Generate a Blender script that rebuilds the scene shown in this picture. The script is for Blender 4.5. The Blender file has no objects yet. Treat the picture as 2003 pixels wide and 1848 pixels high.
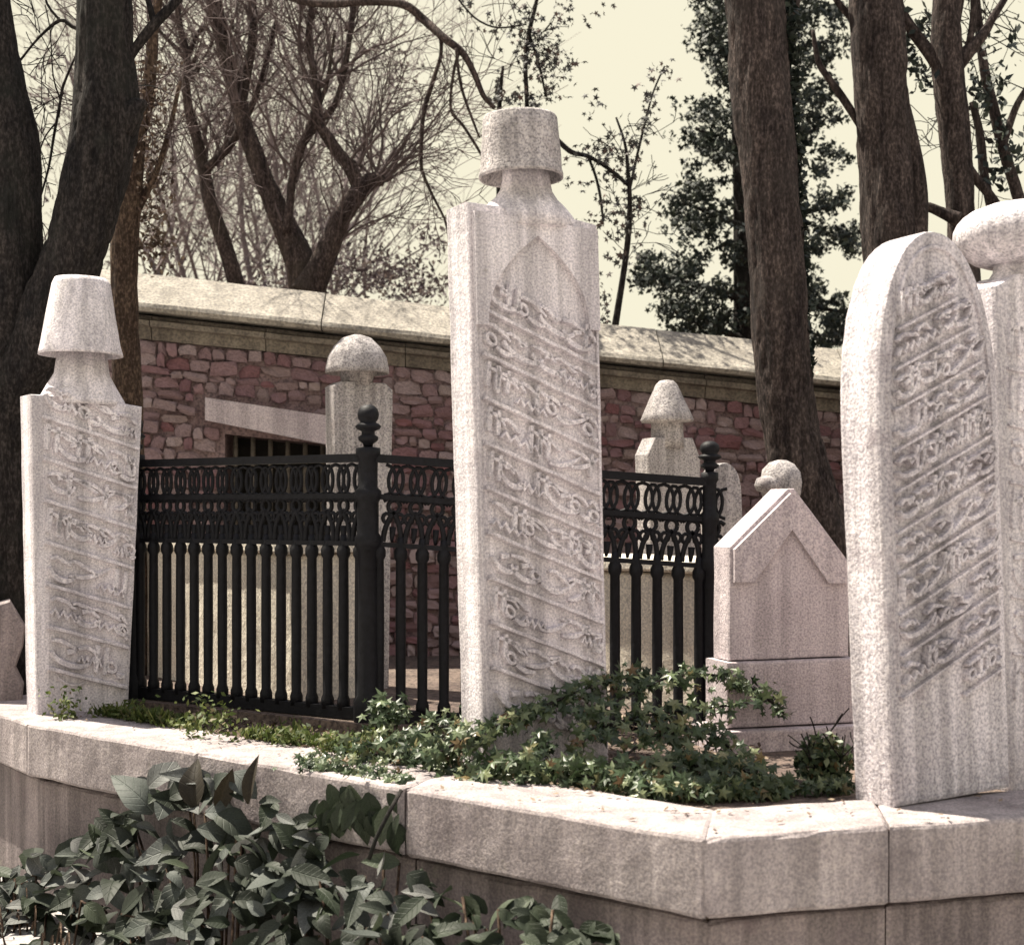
import bpy, bmesh, math, random
from mathutils import Vector, Matrix, noise, Quaternion

R = math.radians
PI = math.pi
scene = bpy.context.scene
COL = scene.collection

# ------------------------------------------------------------------ camera
F = 2751.0          # focal length in units of a 2003 px wide picture
EYE = 0.9           # camera above the terrace soil
cam_d = bpy.data.cameras.new("camera")
cam = bpy.data.objects.new("camera", cam_d)
COL.objects.link(cam)
cam.location = (0, 0, EYE)
cam.rotation_euler = (R(90), 0, 0)
cam_d.sensor_width = 36.0
cam_d.lens = F / 2003.0 * 36.0
cam_d.shift_y = 76.0 / 2003.0
cam_d.clip_start = 0.05
cam_d.clip_end = 2000.0
cam_d.dof.use_dof = True
cam_d.dof.focus_distance = 6.1
cam_d.dof.aperture_fstop = 3.4
scene.camera = cam

# ------------------------------------------------------------------ light
EXPOSURE = 1.52
SUN_H = Vector((-0.85, 0.53, 0)).normalized()
SUN_EL = R(63)
sun_dir = SUN_H * math.cos(SUN_EL) + Vector((0, 0, math.sin(SUN_EL)))
sd = bpy.data.lights.new("sun", 'SUN')
sd.energy = 5.0
sd.angle = R(0.5)
sd.color = (1.0, 0.92, 0.77)
so = bpy.data.objects.new("sun", sd)
COL.objects.link(so)
so.rotation_euler = (-sun_dir).to_track_quat('-Z', 'Y').to_euler()

SKY_STRENGTH = 0.12
SKY_LIMIT = (0.94, 0.885, 0.685)     # hazy cream of the bright sky, as displayed
world = bpy.data.worlds.new("World")
scene.world = world
world.use_nodes = True
wn, wl = world.node_tree.nodes, world.node_tree.links
bg = wn["Background"]
sky = wn.new("ShaderNodeTexSky")
sky.sky_type = 'NISHITA'
sky.sun_disc = False
sky.sun_elevation = SUN_EL
sky.sun_rotation = math.atan2(SUN_H.x, SUN_H.y)
sky.air_density = 1.6
sky.dust_density = 9.0
sky.ozone_density = 1.0
hs = wn.new("ShaderNodeHueSaturation")
hs.inputs["Saturation"].default_value = 0.55
hs.inputs["Value"].default_value = 2.6
vm = wn.new("ShaderNodeVectorMath")
vm.operation = 'MINIMUM'
vm.inputs[1].default_value = [c / (2 ** EXPOSURE) / SKY_STRENGTH for c in SKY_LIMIT]
tcw = wn.new("ShaderNodeTexCoord")
sxyz = wn.new("ShaderNodeSeparateXYZ")
wl.new(tcw.outputs["Generated"], sxyz.inputs[0])
mr = wn.new("ShaderNodeMapRange")
mr.interpolation_type = 'SMOOTHSTEP'
mr.inputs["From Min"].default_value = 0.30
mr.inputs["From Max"].default_value = 0.85
wl.new(sxyz.outputs["Z"], mr.inputs["Value"])
lim = wn.new("ShaderNodeMix")
lim.data_type = 'RGBA'
k_ = 1.0 / (2 ** EXPOSURE) / SKY_STRENGTH
lim.inputs[6].default_value = (*[c * k_ for c in SKY_LIMIT], 1)
lim.inputs[7].default_value = (*[c * k_ for c in (0.88, 0.89, 1.04)], 1)
wl.new(mr.outputs["Result"], lim.inputs[0])
wl.new(lim.outputs[2], vm.inputs[1])
wl.new(sky.outputs[0], hs.inputs["Color"])
wl.new(hs.outputs[0], vm.inputs[0])
wl.new(vm.outputs[0], bg.inputs["Color"])
bg.inputs["Strength"].default_value = SKY_STRENGTH

vs = scene.view_settings
vs.view_transform = 'Standard'
vs.look = 'None'
vs.exposure = EXPOSURE
vs.gamma = 1.0
vs.use_curve_mapping = False


# ------------------------------------------------------------------ helpers
def at(px, py, Y):
    """point at depth Y seen at (px, py) of the 2003 x 1848 view"""
    return Vector(((px - 1001.5) / F * Y, Y, EYE - (py - 1000.0) / F * Y))


def props(o, label=None, cat=None, group=None, kind=None):
    if label: o["label"] = label
    if cat: o["category"] = cat
    if group: o["group"] = group
    if kind: o["kind"] = kind
    return o


def empty(name, loc=(0, 0, 0), rot=(0, 0, 0), label=None, cat=None, group=None):
    o = bpy.data.objects.new(name, None)
    COL.objects.link(o)
    o.location = loc
    o.rotation_euler = rot
    o.empty_display_size = 0.1
    return props(o, label, cat, group)


def root_matrix(o):
    return Matrix.LocRotScale(o.location, o.rotation_euler, o.scale)


def link(name, me, m=None, parent=None, loc=None, rot=None, scale=None, world=False):
    """world=True: loc / rot are world values although the object has a parent"""
    o = bpy.data.objects.new(name, me)
    COL.objects.link(o)
    if m is not None and not me.materials:
        me.materials.append(m)
    if loc is not None: o.location = loc
    if rot is not None: o.rotation_euler = rot
    if scale is not None: o.scale = scale
    if parent is not None:
        o.parent = parent
        if world:
            p = parent
            mat = Matrix.Identity(4)
            while p is not None:
                mat = root_matrix(p) @ mat if p.parent is None else p.matrix_parent_inverse @ root_matrix(p) @ mat
                p = p.parent
            o.matrix_parent_inverse = mat.inverted()
    return o


class MB:
    """mesh under construction"""
    def __init__(self):
        self.v, self.f, self.s = [], [], []

    def add(self, verts, faces, smooth=False):
        b = len(self.v)
        self.v.extend([tuple(q) for q in verts])
        for fc in faces:
            self.f.append([b + i for i in fc])
            self.s.append(smooth)

    def mesh(self, name):
        me = bpy.data.meshes.new(name)
        me.from_pydata(self.v, [], self.f)
        me.polygons.foreach_set("use_smooth", self.s)
        me.update()
        return me

    def build(self, name, m, parent=None, world=False, **k):
        return link(name, self.mesh(name), m, parent, world=world, **k)

    def box(self, c, s, rz=0.0, shear=0.0):
        x, y, z = s[0] / 2, s[1] / 2, s[2] / 2
        ca, sa = math.cos(rz), math.sin(rz)
        vs_ = []
        for dz in (-z, z):
            for dx, dy in ((-x, -y), (x, -y), (x, y), (-x, y)):
                vs_.append((c[0] + dx * ca - dy * sa, c[1] + dx * sa + dy * ca, c[2] + dz + shear * dx))
        self.add(vs_, [(3, 2, 1, 0), (4, 5, 6, 7), (0, 1, 5, 4), (1, 2, 6, 5), (2, 3, 7, 6), (3, 0, 4, 7)])

    def tube(self, pts, rad, sides=6, rough=0.0, seed=0.0, smooth=True, cap=True):
        n = len(pts)
        pts = [Vector(p) for p in pts]
        t0 = (pts[1] - pts[0]).normalized()
        ref = Vector((1, 0, 0)) if abs(t0.x) < 0.8 else Vector((0, 1, 0))
        nrm = t0.cross(ref).normalized()
        verts = []
        for i in range(n):
            if i == 0: t = (pts[1] - pts[0])
            elif i == n - 1: t = (pts[-1] - pts[-2])
            else: t = (pts[i + 1] - pts[i - 1])
            t.normalize()
            nrm = (nrm - t * nrm.dot(t))
            if nrm.length < 1e-6: nrm = t.orthogonal()
            nrm.normalize()
            bn = t.cross(nrm)
            r = rad[i] if not isinstance(rad, (int, float)) else rad
            for k in range(sides):
                a = 2 * PI * k / sides
                dvec = nrm * math.cos(a) + bn * math.sin(a)
                rr = r
                if rough:
                    q = pts[i] + dvec * r
                    rr = r * (1 + rough * noise.noise(Vector((q.x * 5 + seed, q.y * 5, q.z * 1.8)))
                              + rough * 0.6 * noise.noise(Vector((q.x * 16 + seed, q.y * 16, q.z * 4))))
                    if sides > 30:
                        rr -= r * 0.075 * max(0, 1 - 3.2 * abs(noise.noise(Vector((q.x * 24 + seed, q.y * 24, q.z * 3.2)))))
                        rr += r * 0.02 * noise.noise(Vector((q.x * 60, q.y * 60, q.z * 14)))
                verts.append(pts[i] + dvec * rr)
        faces = []
        for i in range(n - 1):
            for k in range(sides):
                k2 = (k + 1) % sides
                faces.append((i * sides + k, i * sides + k2, (i + 1) * sides + k2, (i + 1) * sides + k))
        if cap:
            faces.append(tuple(reversed(range(sides))))
            faces.append(tuple((n - 1) * sides + k for k in range(sides)))
        self.add(verts, faces, smooth)

    def lathe(self, prof, seg=32, cx=0, cy=0, sx=1.0, sy=1.0, rough=0.0, seed=0.0, smooth=True):
        verts, faces = [], []
        n = len(prof)
        for (r, z) in prof:
            for k in range(seg):
                a = 2 * PI * k / seg
                rr = r
                if rough:
                    rr = r * (1 + rough * noise.noise(Vector((math.cos(a) * 2 + seed, math.sin(a) * 2, z * 9))))
                verts.append((cx + rr * sx * math.cos(a), cy + rr * sy * math.sin(a), z))
        for i in range(n - 1):
            for k in range(seg):
                k2 = (k + 1) % seg
                faces.append((i * seg + k, i * seg + k2, (i + 1) * seg + k2, (i + 1) * seg + k))
        faces.append(tuple(reversed(range(seg))))
        faces.append(tuple((n - 1) * seg + k for k in range(seg)))
        self.add(verts, faces, smooth)

    def prism(self, outline, y0, y1):
        """outline in x,z (counter-clockwise seen from -y), front at y0, back at y1"""
        n = len(outline)
        vs_ = [(x, y0, z) for x, z in outline] + [(x, y1, z) for x, z in outline]
        fs = [tuple(range(n)), tuple(reversed(range(n, 2 * n)))]
        for i in range(n):
            j = (i + 1) % n
            fs.append((j, i, n + i, n + j))
        self.add(vs_, fs)

    def stroke(self, pts, widths, y, h):
        """raised carved stroke lying on the plane y, points (x,z)"""
        n = len(pts)
        vs_ = []
        for i in range(n):
            a = pts[max(0, i - 1)]; b = pts[min(n - 1, i + 1)]
            dx, dz = b[0] - a[0], b[1] - a[1]
            l = math.hypot(dx, dz) or 1
            nx, nz = -dz / l, dx / l
            w = widths[i] if not isinstance(widths, (int, float)) else widths
            x, z = pts[i]
            for q, hh in ((-0.5, -0.002), (-0.28, h), (0.28, h), (0.5, -0.002)):
                vs_.append((x + nx * w * q, y - hh, z + nz * w * q))
        fs = []
        for i in range(n - 1):
            for k in range(3):
                fs.append((i * 4 + k, i * 4 + k + 1, i * 4 + 5 + k, i * 4 + 4 + k))
        fs.append((0, 3, 2, 1)); b = (n - 1) * 4
        fs.append((b, b + 1, b + 2, b + 3))
        self.add(vs_, fs)


def spline(pts, per=4):
    """Catmull-Rom through (x,y,z,r) rows"""
    out = []
    n = len(pts)
    for i in range(n - 1):
        p0, p1, p2, p3 = pts[max(0, i - 1)], pts[i], pts[i + 1], pts[min(n - 1, i + 2)]
        for k in range(per):
            t = k / per
            out.append([0.5 * ((2 * b) + (-a + c) * t + (2 * a - 5 * b + 4 * c - d) * t * t + (-a + 3 * b - 3 * c + d) * t ** 3)
                        for a, b, c, d in zip(p0, p1, p2, p3)])
    out.append(list(pts[-1]))
    return out


def limb(mb, rows, Y, sides=12, per=4, rough=0.06, seed=0.0):
    """limb from rows (px, py, half width in px [, depth])"""
    q = []
    for r_ in rows:
        y = r_[3] if len(r_) > 3 else Y
        p = at(r_[0], r_[1], y)
        q.append((p.x, p.y, p.z, r_[2] / F * y))
    s = spline(q, per)
    mb.tube([Vector(a[:3]) for a in s], [max(0.002, a[3]) for a in s], sides, rough, seed)
    return s


def wander(mb, p, d, L, r, rng, depth=2, kids=4, bend=0.25, up=0.0, sides=3, step=0.14):
    n = max(3, int(L / step))
    pts, rad = [p.copy()], [r]
    d = d.normalized()
    q = p.copy()
    for i in range(n):
        d = (d + Vector((rng.uniform(-1, 1), rng.uniform(-1, 1), rng.uniform(-1, 1))) * bend + Vector((0, 0, up))).normalized()
        q = q + d * (L / n)
        pts.append(q.copy())
        rad.append(max(0.0028, r * (1 - 0.75 * (i + 1) / n)))
    mb.tube(pts, rad, sides if r > 0.006 else 3, 0, 0, True, False)
    if depth > 0:
        for _ in range(kids):
            i = rng.randint(1, n)
            base = pts[i]
            t = (pts[i] - pts[i - 1]).normalized()
            ax = Vector((rng.uniform(-1, 1), rng.uniform(-1, 1), rng.uniform(-1, 1))).cross(t)
            if ax.length < 1e-3: continue
            dd = Quaternion(ax.normalized(), rng.uniform(0.4, 1.0)) @ t
            wander(mb, base, dd, L * rng.uniform(0.35, 0.65), max(0.003, rad[i] * 0.6), rng, depth - 1, kids, bend, up, sides, step)


STAR = []
for k in range(10):
    a = PI / 2 + k * PI / 5
    rr = (1.0, 0.42)[k % 2] * (1.15 if k == 0 else 1.0)
    STAR.append((rr * math.cos(a), rr * math.sin(a)))


def star_leaf(mb, p, size, nrm, rng, lobes=True):
    nrm = nrm.normalized()
    t = nrm.orthogonal().normalized()
    t = Quaternion(nrm, rng.uniform(0, 6.28)) @ t
    b = nrm.cross(t)
    if lobes:
        vs_ = [p + t * x * size + b * y * size + nrm * (-0.25 * size * (x * x + y * y)) for x, y in STAR]
        mb.add([p + nrm * 0.02 * size] + vs_, [(0, i + 1, (i + 1) % 10 + 1) for i in range(10)])
    else:
        vs_ = [p - t * size, p + b * size * 0.55 - t * 0.1 * size, p + t * size * 1.1, p - b * size * 0.55 - t * 0.1 * size]
        mb.add(vs_, [(0, 1, 2, 3)])


# ------------------------------------------------------------------ materials
def newmat(name):
    m = bpy.data.materials.new(name)
    m.use_nodes = True
    nt = m.node_tree
    return m, nt.nodes, nt.links, nt.nodes["Principled BSDF"]


def ramp(n, stops):
    r_ = n.new("ShaderNodeValToRGB")
    el = r_.color_ramp.elements
    while len(el) < len(stops): el.new(0.5)
    for e, (p, c) in zip(el, stops):
        e.position = p
        e.color = (c[0], c[1], c[2], 1) if not isinstance(c, (int, float)) else (c, c, c, 1)
    return r_


def tex(n, l, scale, detail=4, rough=0.55, vec=None, stretch=None, coord="Object"):
    t = n.new("ShaderNodeTexNoise")
    t.inputs["Scale"].default_value = scale
    t.inputs["Detail"].default_value = detail
    t.inputs["Roughness"].default_value = rough
    tc = n.new("ShaderNodeTexCoord")
    src = tc.outputs[coord]
    if stretch:
        mp = n.new("ShaderNodeMapping")
        mp.inputs["Scale"].default_value = stretch
        l.new(src, mp.inputs[0])
        src = mp.outputs[0]
    l.new(src, t.inputs["Vector"])
    return t


def mult(n, l, a, b, f=1.0):
    mx = n.new("ShaderNodeMix")
    mx.data_type = 'RGBA'
    mx.blend_type = 'MULTIPLY'
    mx.inputs[0].default_value = f
    l.new(a, mx.inputs[6]); l.new(b, mx.inputs[7])
    return mx.outputs[2]


def mixc(n, l, fac, a, b):
    mx = n.new("ShaderNodeMix")
    mx.data_type = 'RGBA'
    l.new(fac, mx.inputs[0])
    l.new(a, mx.inputs[6])
    if isinstance(b, tuple): mx.inputs[7].default_value = (*b, 1)
    else: l.new(b, mx.inputs[7])
    return mx.outputs[2]


def stone(name, c1, c2, stain=(0.2, 0.17, 0.14), speck=0.5, grain=95, stain_amt=0.5, bump=0.5, streak=0.25, coord="Object", lichen=0.55):
    m, n, l, b = newmat(name)
    big = tex(n, l, 2.6, 7, 0.62, coord=coord)
    r1 = ramp(n, [(0.32, c1), (0.68, c2)])
    l.new(big.outputs[0], r1.inputs[0])
    fine = tex(n, l, grain, 2, 0.6, coord=coord)
    lo = 1 - speck
    r2 = ramp(n, [(0.36, (lo, lo, lo * 1.02)), (0.50, (0.92, 0.92, 0.92)), (0.66, (1.18, 1.17, 1.12))])
    l.new(fine.outputs[0], r2.inputs[0])
    c = mult(n, l, r1.outputs[0], r2.outputs[0])
    st = tex(n, l, 1.0, 6, 0.65, stretch=(11, 11, 0.55), coord=coord)
    r3 = ramp(n, [(0.42, 1 - streak), (0.6, 1.0)])
    l.new(st.outputs[0], r3.inputs[0])
    c = mult(n, l, c, r3.outputs[0])
    pat = tex(n, l, 5.5, 8, 0.7, coord=coord)
    r4 = ramp(n, [(0.56, 0.0), (0.74, stain_amt)])
    l.new(pat.outputs[0], r4.inputs[0])
    c = mixc(n, l, r4.outputs[0], c, stain)
    li = tex(n, l, 13, 9, 0.78, coord=coord)
    r5 = ramp(n, [(0.60, 0.0), (0.68, lichen)])
    l.new(li.outputs[0], r5.inputs[0])
    c = mixc(n, l, r5.outputs[0], c, (0.20, 0.185, 0.15))
    l.new(c, b.inputs["Base Color"])
    b.inputs["Roughness"].default_value = 0.86
    b.inputs["Specular IOR Level"].default_value = 0.25
    med = tex(n, l, 22, 6, 0.65, coord=coord)
    ad = n.new("ShaderNodeMath"); ad.operation = 'MULTIPLY_ADD'
    ad.inputs[1].default_value = 0.35
    l.new(fine.outputs[0], ad.inputs[0]); l.new(med.outputs[0], ad.inputs[2])
    bp = n.new("ShaderNodeBump")
    bp.inputs["Strength"].default_value = bump
    bp.inputs["Distance"].default_value = 0.012
    l.new(ad.outputs[0], bp.inputs["Height"])
    l.new(bp.outputs[0], b.inputs["Normal"])
    return m


def rubble(name):
    """pinkish stones and bricks, each stone its own tone"""
    m, n, l, b = newmat(name)
    oi = n.new("ShaderNodeObjectInfo")
    ge = n.new("ShaderNodeNewGeometry")
    ad = n.new("ShaderNodeMath"); ad.operation = 'ADD'
    l.new(oi.outputs["Random"], ad.inputs[0]); l.new(ge.outputs["Random Per Island"], ad.inputs[1])
    fr = n.new("ShaderNodeMath"); fr.operation = 'FRACT'
    l.new(ad.outputs[0], fr.inputs[0])
    r1 = ramp(n, [(0.0, (0.16, 0.068, 0.074)), (0.2, (0.20, 0.115, 0.125)), (0.4, (0.23, 0.165, 0.17)), (0.58, (0.29, 0.225, 0.225)), (0.74, (0.18, 0.11, 0.12)), (0.88, (0.15, 0.075, 0.085)), (1.0, (0.26, 0.205, 0.195))])
    l.new(fr.outputs[0], r1.inputs[0])
    f = tex(n, l, 70, 4, 0.7, coord="Generated")
    f.inputs["Scale"].default_value = 9
    r2 = ramp(n, [(0.3, 0.55), (0.7, 1.25)])
    l.new(f.outputs[0], r2.inputs[0])
    c = mult(n, l, r1.outputs[0], r2.outputs[0])
    l.new(c, b.inputs["Base Color"])
    b.inputs["Roughness"].default_value = 0.95
    bp = n.new("ShaderNodeBump"); bp.inputs["Strength"].default_value = 0.6; bp.inputs["Distance"].default_value = 0.01
    l.new(f.outputs[0], bp.inputs["Height"]); l.new(bp.outputs[0], b.inputs["Normal"])
    return m


def bark(name, c1, c2, c3=None, ridge=18, bump=0.9):
    m, n, l, b = newmat(name)
    t = tex(n, l, ridge, 6, 0.65, stretch=(1, 1, 0.16))
    r1 = ramp(n, [(0.34, c1), (0.66, c2)])
    l.new(t.outputs[0], r1.inputs[0])
    c = r1.outputs[0]
    sp = tex(n, l, 75, 2, 0.6, stretch=(1, 1, 0.5))
    r2 = ramp(n, [(0.36, 0.5), (0.52, 0.95), (0.66, 1.9)])
    l.new(sp.outputs[0], r2.inputs[0])
    c = mult(n, l, c, r2.outputs[0])
    if c3:
        p = tex(n, l, 3.0, 5, 0.6)
        r3 = ramp(n, [(0.52, 0.0), (0.7, 0.7)])
        l.new(p.outputs[0], r3.inputs[0])
        c = mixc(n, l, r3.outputs[0], c, c3)
    l.new(c, b.inputs["Base Color"])
    b.inputs["Roughness"].default_value = 0.95
    b.inputs["Specular IOR Level"].default_value = 0.15
    bp = n.new("ShaderNodeBump"); bp.inputs["Strength"].default_value = bump; bp.inputs["Distance"].default_value = 0.03
    l.new(t.outputs[0], bp.inputs["Height"]); l.new(bp.outputs[0], b.inputs["Normal"])
    return m


def leafmat(name, stops, transl=0.25, rough=0.5, per_object=False):
    m, n, l, b = newmat(name)
    if per_object:
        src = n.new("ShaderNodeObjectInfo").outputs["Random"]
        # midrib and side veins along the blade (x across, y along)
        tc = n.new("ShaderNodeTexCoord"); sp_ = n.new("ShaderNodeSeparateXYZ")
        l.new(tc.outputs["Object"], sp_.inputs[0])
        ab = n.new("ShaderNodeMath"); ab.operation = 'ABSOLUTE'; l.new(sp_.outputs["X"], ab.inputs[0])
        m1 = n.new("ShaderNodeMath"); m1.operation = 'MULTIPLY'; m1.inputs[1].default_value = -40; l.new(ab.outputs[0], m1.inputs[0])
        m2 = n.new("ShaderNodeMath"); m2.operation = 'MULTIPLY_ADD'; m2.inputs[1].default_value = 44; l.new(sp_.outputs["Y"], m2.inputs[0]); l.new(m1.outputs[0], m2.inputs[2])
        sn = n.new("ShaderNodeMath"); sn.operation = 'SINE'; l.new(m2.outputs[0], sn.inputs[0])
        vr = ramp(n, [(0.80, 0.0), (1.0, 0.6)]); l.new(sn.outputs[0], vr.inputs[0])
        mrb = ramp(n, [(0.006, 1.0), (0.018, 0.0)]); l.new(ab.outputs[0], mrb.inputs[0])
        mxv = n.new("ShaderNodeMath"); mxv.operation = 'MAXIMUM'
        l.new(vr.outputs[0], mxv.inputs[0]); l.new(mrb.outputs[0], mxv.inputs[1])
        vein = mxv.outputs[0]
        bpv = n.new("ShaderNodeBump"); bpv.inputs["Strength"].default_value = 0.5; bpv.inputs["Distance"].default_value = 0.004
        bpv.invert = True
        l.new(vein, bpv.inputs["Height"]); l.new(bpv.outputs[0], b.inputs["Normal"])
    else:
        src = n.new("ShaderNodeNewGeometry").outputs["Random Per Island"]
    r1 = ramp(n, stops)
    l.new(src, r1.inputs[0])
    t = tex(n, l, 30 if per_object else 14, 4, 0.6)
    r2 = ramp(n, [(0.3, 0.65), (0.7, 1.25)])
    l.new(t.outputs[0], r2.inputs[0])
    c = mult(n, l, r1.outputs[0], r2.outputs[0])
    if per_object:
        vs2 = n.new("ShaderNodeMath"); vs2.operation = 'MULTIPLY_ADD'; vs2.inputs[1].default_value = 0.3; vs2.inputs[2].default_value = 1.0
        l.new(vein, vs2.inputs[0])
        cmb = n.new("ShaderNodeCombineColor")
        for i_ in range(3): l.new(vs2.outputs[0], cmb.inputs[i_])
        c = mult(n, l, c, cmb.outputs[0])
    l.new(c, b.inputs["Base Color"])
    b.inputs["Roughness"].default_value = rough
    b.inputs["Specular IOR Level"].default_value = 0.28
    tr = n.new("ShaderNodeBsdfTranslucent")
    l.new(c, tr.inputs["Color"])
    mx = n.new("ShaderNodeMixShader")
    mx.inputs[0].default_value = transl
    l.new(b.outputs[0], mx.inputs[1]); l.new(tr.outputs[0], mx.inputs[2])
    l.new(mx.outputs[0], n["Material Output"].inputs["Surface"])
    return m


def plain(name, c, rough=0.6, metallic=0.0, vary=0.3, scale=20):
    m, n, l, b = newmat(name)
    t = tex(n, l, scale, 5, 0.6)
    r1 = ramp(n, [(0.3, tuple(x * (1 - vary) for x in c)), (0.7, tuple(x * (1 + vary) for x in c))])
    l.new(t.outputs[0], r1.inputs[0])
    l.new(r1.outputs[0], b.inputs["Base Color"])
    b.inputs["Roughness"].default_value = rough
    b.inputs["Specular IOR Level"].default_value = 0.2
    b.inputs["Metallic"].default_value = metallic
    bp = n.new("ShaderNodeBump"); bp.inputs["Strength"].default_value = 0.3; bp.inputs["Distance"].default_value = 0.01
    l.new(t.outputs[0], bp.inputs["Height"]); l.new(bp.outputs[0], b.inputs["Normal"])
    return m


M = {}
M["marble"] = stone("marble", (0.66, 0.61, 0.65), (0.81, 0.76, 0.785), (0.34, 0.295, 0.31), speck=0.34, grain=120, streak=0.38, stain_amt=0.6)
M["marble_rough"] = stone("weathered marble", (0.56, 0.515, 0.555), (0.75, 0.70, 0.73), (0.22, 0.185, 0.205), speck=0.42, grain=105, stain_amt=0.85, bump=0.6, streak=0.4)
M["marble_pink"] = stone("pinkish marble", (0.45, 0.385, 0.41), (0.57, 0.50, 0.52), (0.37, 0.30, 0.33), speck=0.36, grain=120, stain_amt=0.3)
M["marble_grey"] = stone("grey weathered marble", (0.38, 0.35, 0.355), (0.54, 0.50, 0.50), (0.15, 0.12, 0.125), speck=0.5, grain=110, stain_amt=0.8, bump=0.8, streak=0.4)
M["limestone"] = stone("cream limestone", (0.70, 0.64, 0.55), (0.82, 0.76, 0.66), (0.45, 0.37, 0.30), speck=0.3, grain=90, stain_amt=0.5)  # near-white, picked to brighten the gaps between the railing bars
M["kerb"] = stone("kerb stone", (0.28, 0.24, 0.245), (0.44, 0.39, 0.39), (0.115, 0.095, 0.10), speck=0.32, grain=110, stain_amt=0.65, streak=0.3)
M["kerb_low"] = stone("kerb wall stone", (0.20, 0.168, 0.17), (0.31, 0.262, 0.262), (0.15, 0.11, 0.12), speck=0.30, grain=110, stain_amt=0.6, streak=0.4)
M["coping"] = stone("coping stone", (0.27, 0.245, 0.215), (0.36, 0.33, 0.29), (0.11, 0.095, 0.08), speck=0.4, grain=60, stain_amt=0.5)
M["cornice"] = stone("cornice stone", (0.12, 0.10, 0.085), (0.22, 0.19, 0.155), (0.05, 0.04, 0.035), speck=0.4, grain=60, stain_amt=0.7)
M["mortar"] = stone("wall mortar", (0.14, 0.09, 0.095), (0.25, 0.18, 0.18), (0.08, 0.035, 0.04), speck=0.5, grain=60, stain_amt=0.6)
M["rubble"] = rubble("rubble stone")
M["mortar_dark"] = stone("dark joint mortar", (0.10, 0.075, 0.075), (0.17, 0.13, 0.13), (0.05, 0.035, 0.035), speck=0.4, grain=90)
M["bar_rust"] = plain("weathered bar iron", (0.10, 0.085, 0.07), 0.8, 0, 0.4, 30)
M["iron"] = plain("black cast iron", (0.005, 0.005, 0.007), 0.62, 0.0, 0.5, 40)
M["dark"] = plain("painted window shade", (0.02, 0.018, 0.016), 0.9)  # near-black colour standing in for the shade inside the window
M["soil"] = stone("soil", (0.07, 0.05, 0.045), (0.16, 0.12, 0.10), (0.03, 0.025, 0.02), speck=0.6, grain=45, stain_amt=0.6, bump=1.0, streak=0.0)
M["path"] = stone("pale stone path", (0.28, 0.265, 0.265), (0.36, 0.34, 0.335), (0.18, 0.16, 0.155), speck=0.4, grain=40, bump=0.6, streak=0.0)
M["bark_dark"] = bark("dark bark", (0.009, 0.008, 0.0085), (0.032, 0.027, 0.025), (0.02, 0.021, 0.018))
M["bark_brown"] = bark("brown bark", (0.016, 0.012, 0.012), (0.070, 0.054, 0.049), (0.034, 0.028, 0.026))
M["bark_grey"] = bark("grey bark", (0.022, 0.016, 0.016), (0.075, 0.056, 0.05), (0.045, 0.036, 0.028))
M["bark_red"] = bark("reddish bark", (0.035, 0.022, 0.017), (0.095, 0.066, 0.048))
M["twig"] = plain("twig", (0.085, 0.064, 0.062), 0.9, 0, 0.4, 8)
M["twig_far"] = plain("far twig", (0.16, 0.13, 0.13), 0.95, 0, 0.4, 5)  # paler than the near twigs so the wood recedes; distance haze in the colour
M["ivy"] = leafmat("ivy leaf", [(0.0, (0.018, 0.030, 0.014)), (0.5, (0.045, 0.068, 0.032)), (0.78, (0.10, 0.125, 0.065)), (0.93, (0.17, 0.19, 0.10)), (0.965, (0.15, 0.11, 0.05)), (1.0, (0.10, 0.06, 0.035))], 0.2, 0.38)
M["ivy_dark"] = leafmat("dark evergreen leaf", [(0.0, (0.006, 0.010, 0.009)), (0.7, (0.014, 0.021, 0.016)), (1.0, (0.045, 0.055, 0.036))], 0.06, 0.6)
M["leaf_far"] = leafmat("hanging leaf", [(0.0, (0.03, 0.028, 0.03)), (0.7, (0.05, 0.05, 0.045)), (1.0, (0.10, 0.06, 0.05))], 0.12, 0.6)
M["leaf_brown"] = leafmat("russet leaf", [(0.0, (0.05, 0.032, 0.026)), (1.0, (0.13, 0.095, 0.07))], 0.2, 0.8)
M["big_leaf"] = leafmat("broad leaf", [(0.0, (0.012, 0.016, 0.010)), (0.4, (0.030, 0.037, 0.027)), (0.72, (0.075, 0.085, 0.078)), (1.0, (0.125, 0.125, 0.12))], 0.2, 0.62, True)
M["big_leaf_dark"] = leafmat("dark broad leaf", [(0.0, (0.012, 0.018, 0.010)), (0.6, (0.028, 0.038, 0.022)), (1.0, (0.07, 0.085, 0.055))], 0.22, 0.58, True)
M["dry_leaf"] = leafmat("dry leaf", [(0.0, (0.022, 0.018, 0.012)), (1.0, (0.05, 0.04, 0.026))], 0.15, 0.7, True)
M["withered"] = leafmat("withered leaf", [(0.0, (0.05, 0.035, 0.04)), (0.6, (0.12, 0.095, 0.10)), (1.0, (0.24, 0.20, 0.18))], 0.15, 0.8)
M["weed"] = leafmat("weed", [(0.0, (0.03, 0.045, 0.012)), (0.5, (0.075, 0.105, 0.025)), (0.85, (0.14, 0.16, 0.05)), (1.0, (0.16, 0.13, 0.08))], 0.35, 0.6)
M["litter"] = leafmat("leaf litter", [(0.0, (0.05, 0.03, 0.025)), (0.6, (0.12, 0.085, 0.06)), (1.0, (0.28, 0.22, 0.16))], 0.05, 0.8)

# ------------------------------------------------------------------ ground
gm = MB()
gm.add([(-500, -500, -0.78), (500, -500, -0.78), (500, 500, -0.78), (-500, 500, -0.78)], [(0, 1, 2, 3)])
props(gm.build("ground", M["path"]), kind="structure")

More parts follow.
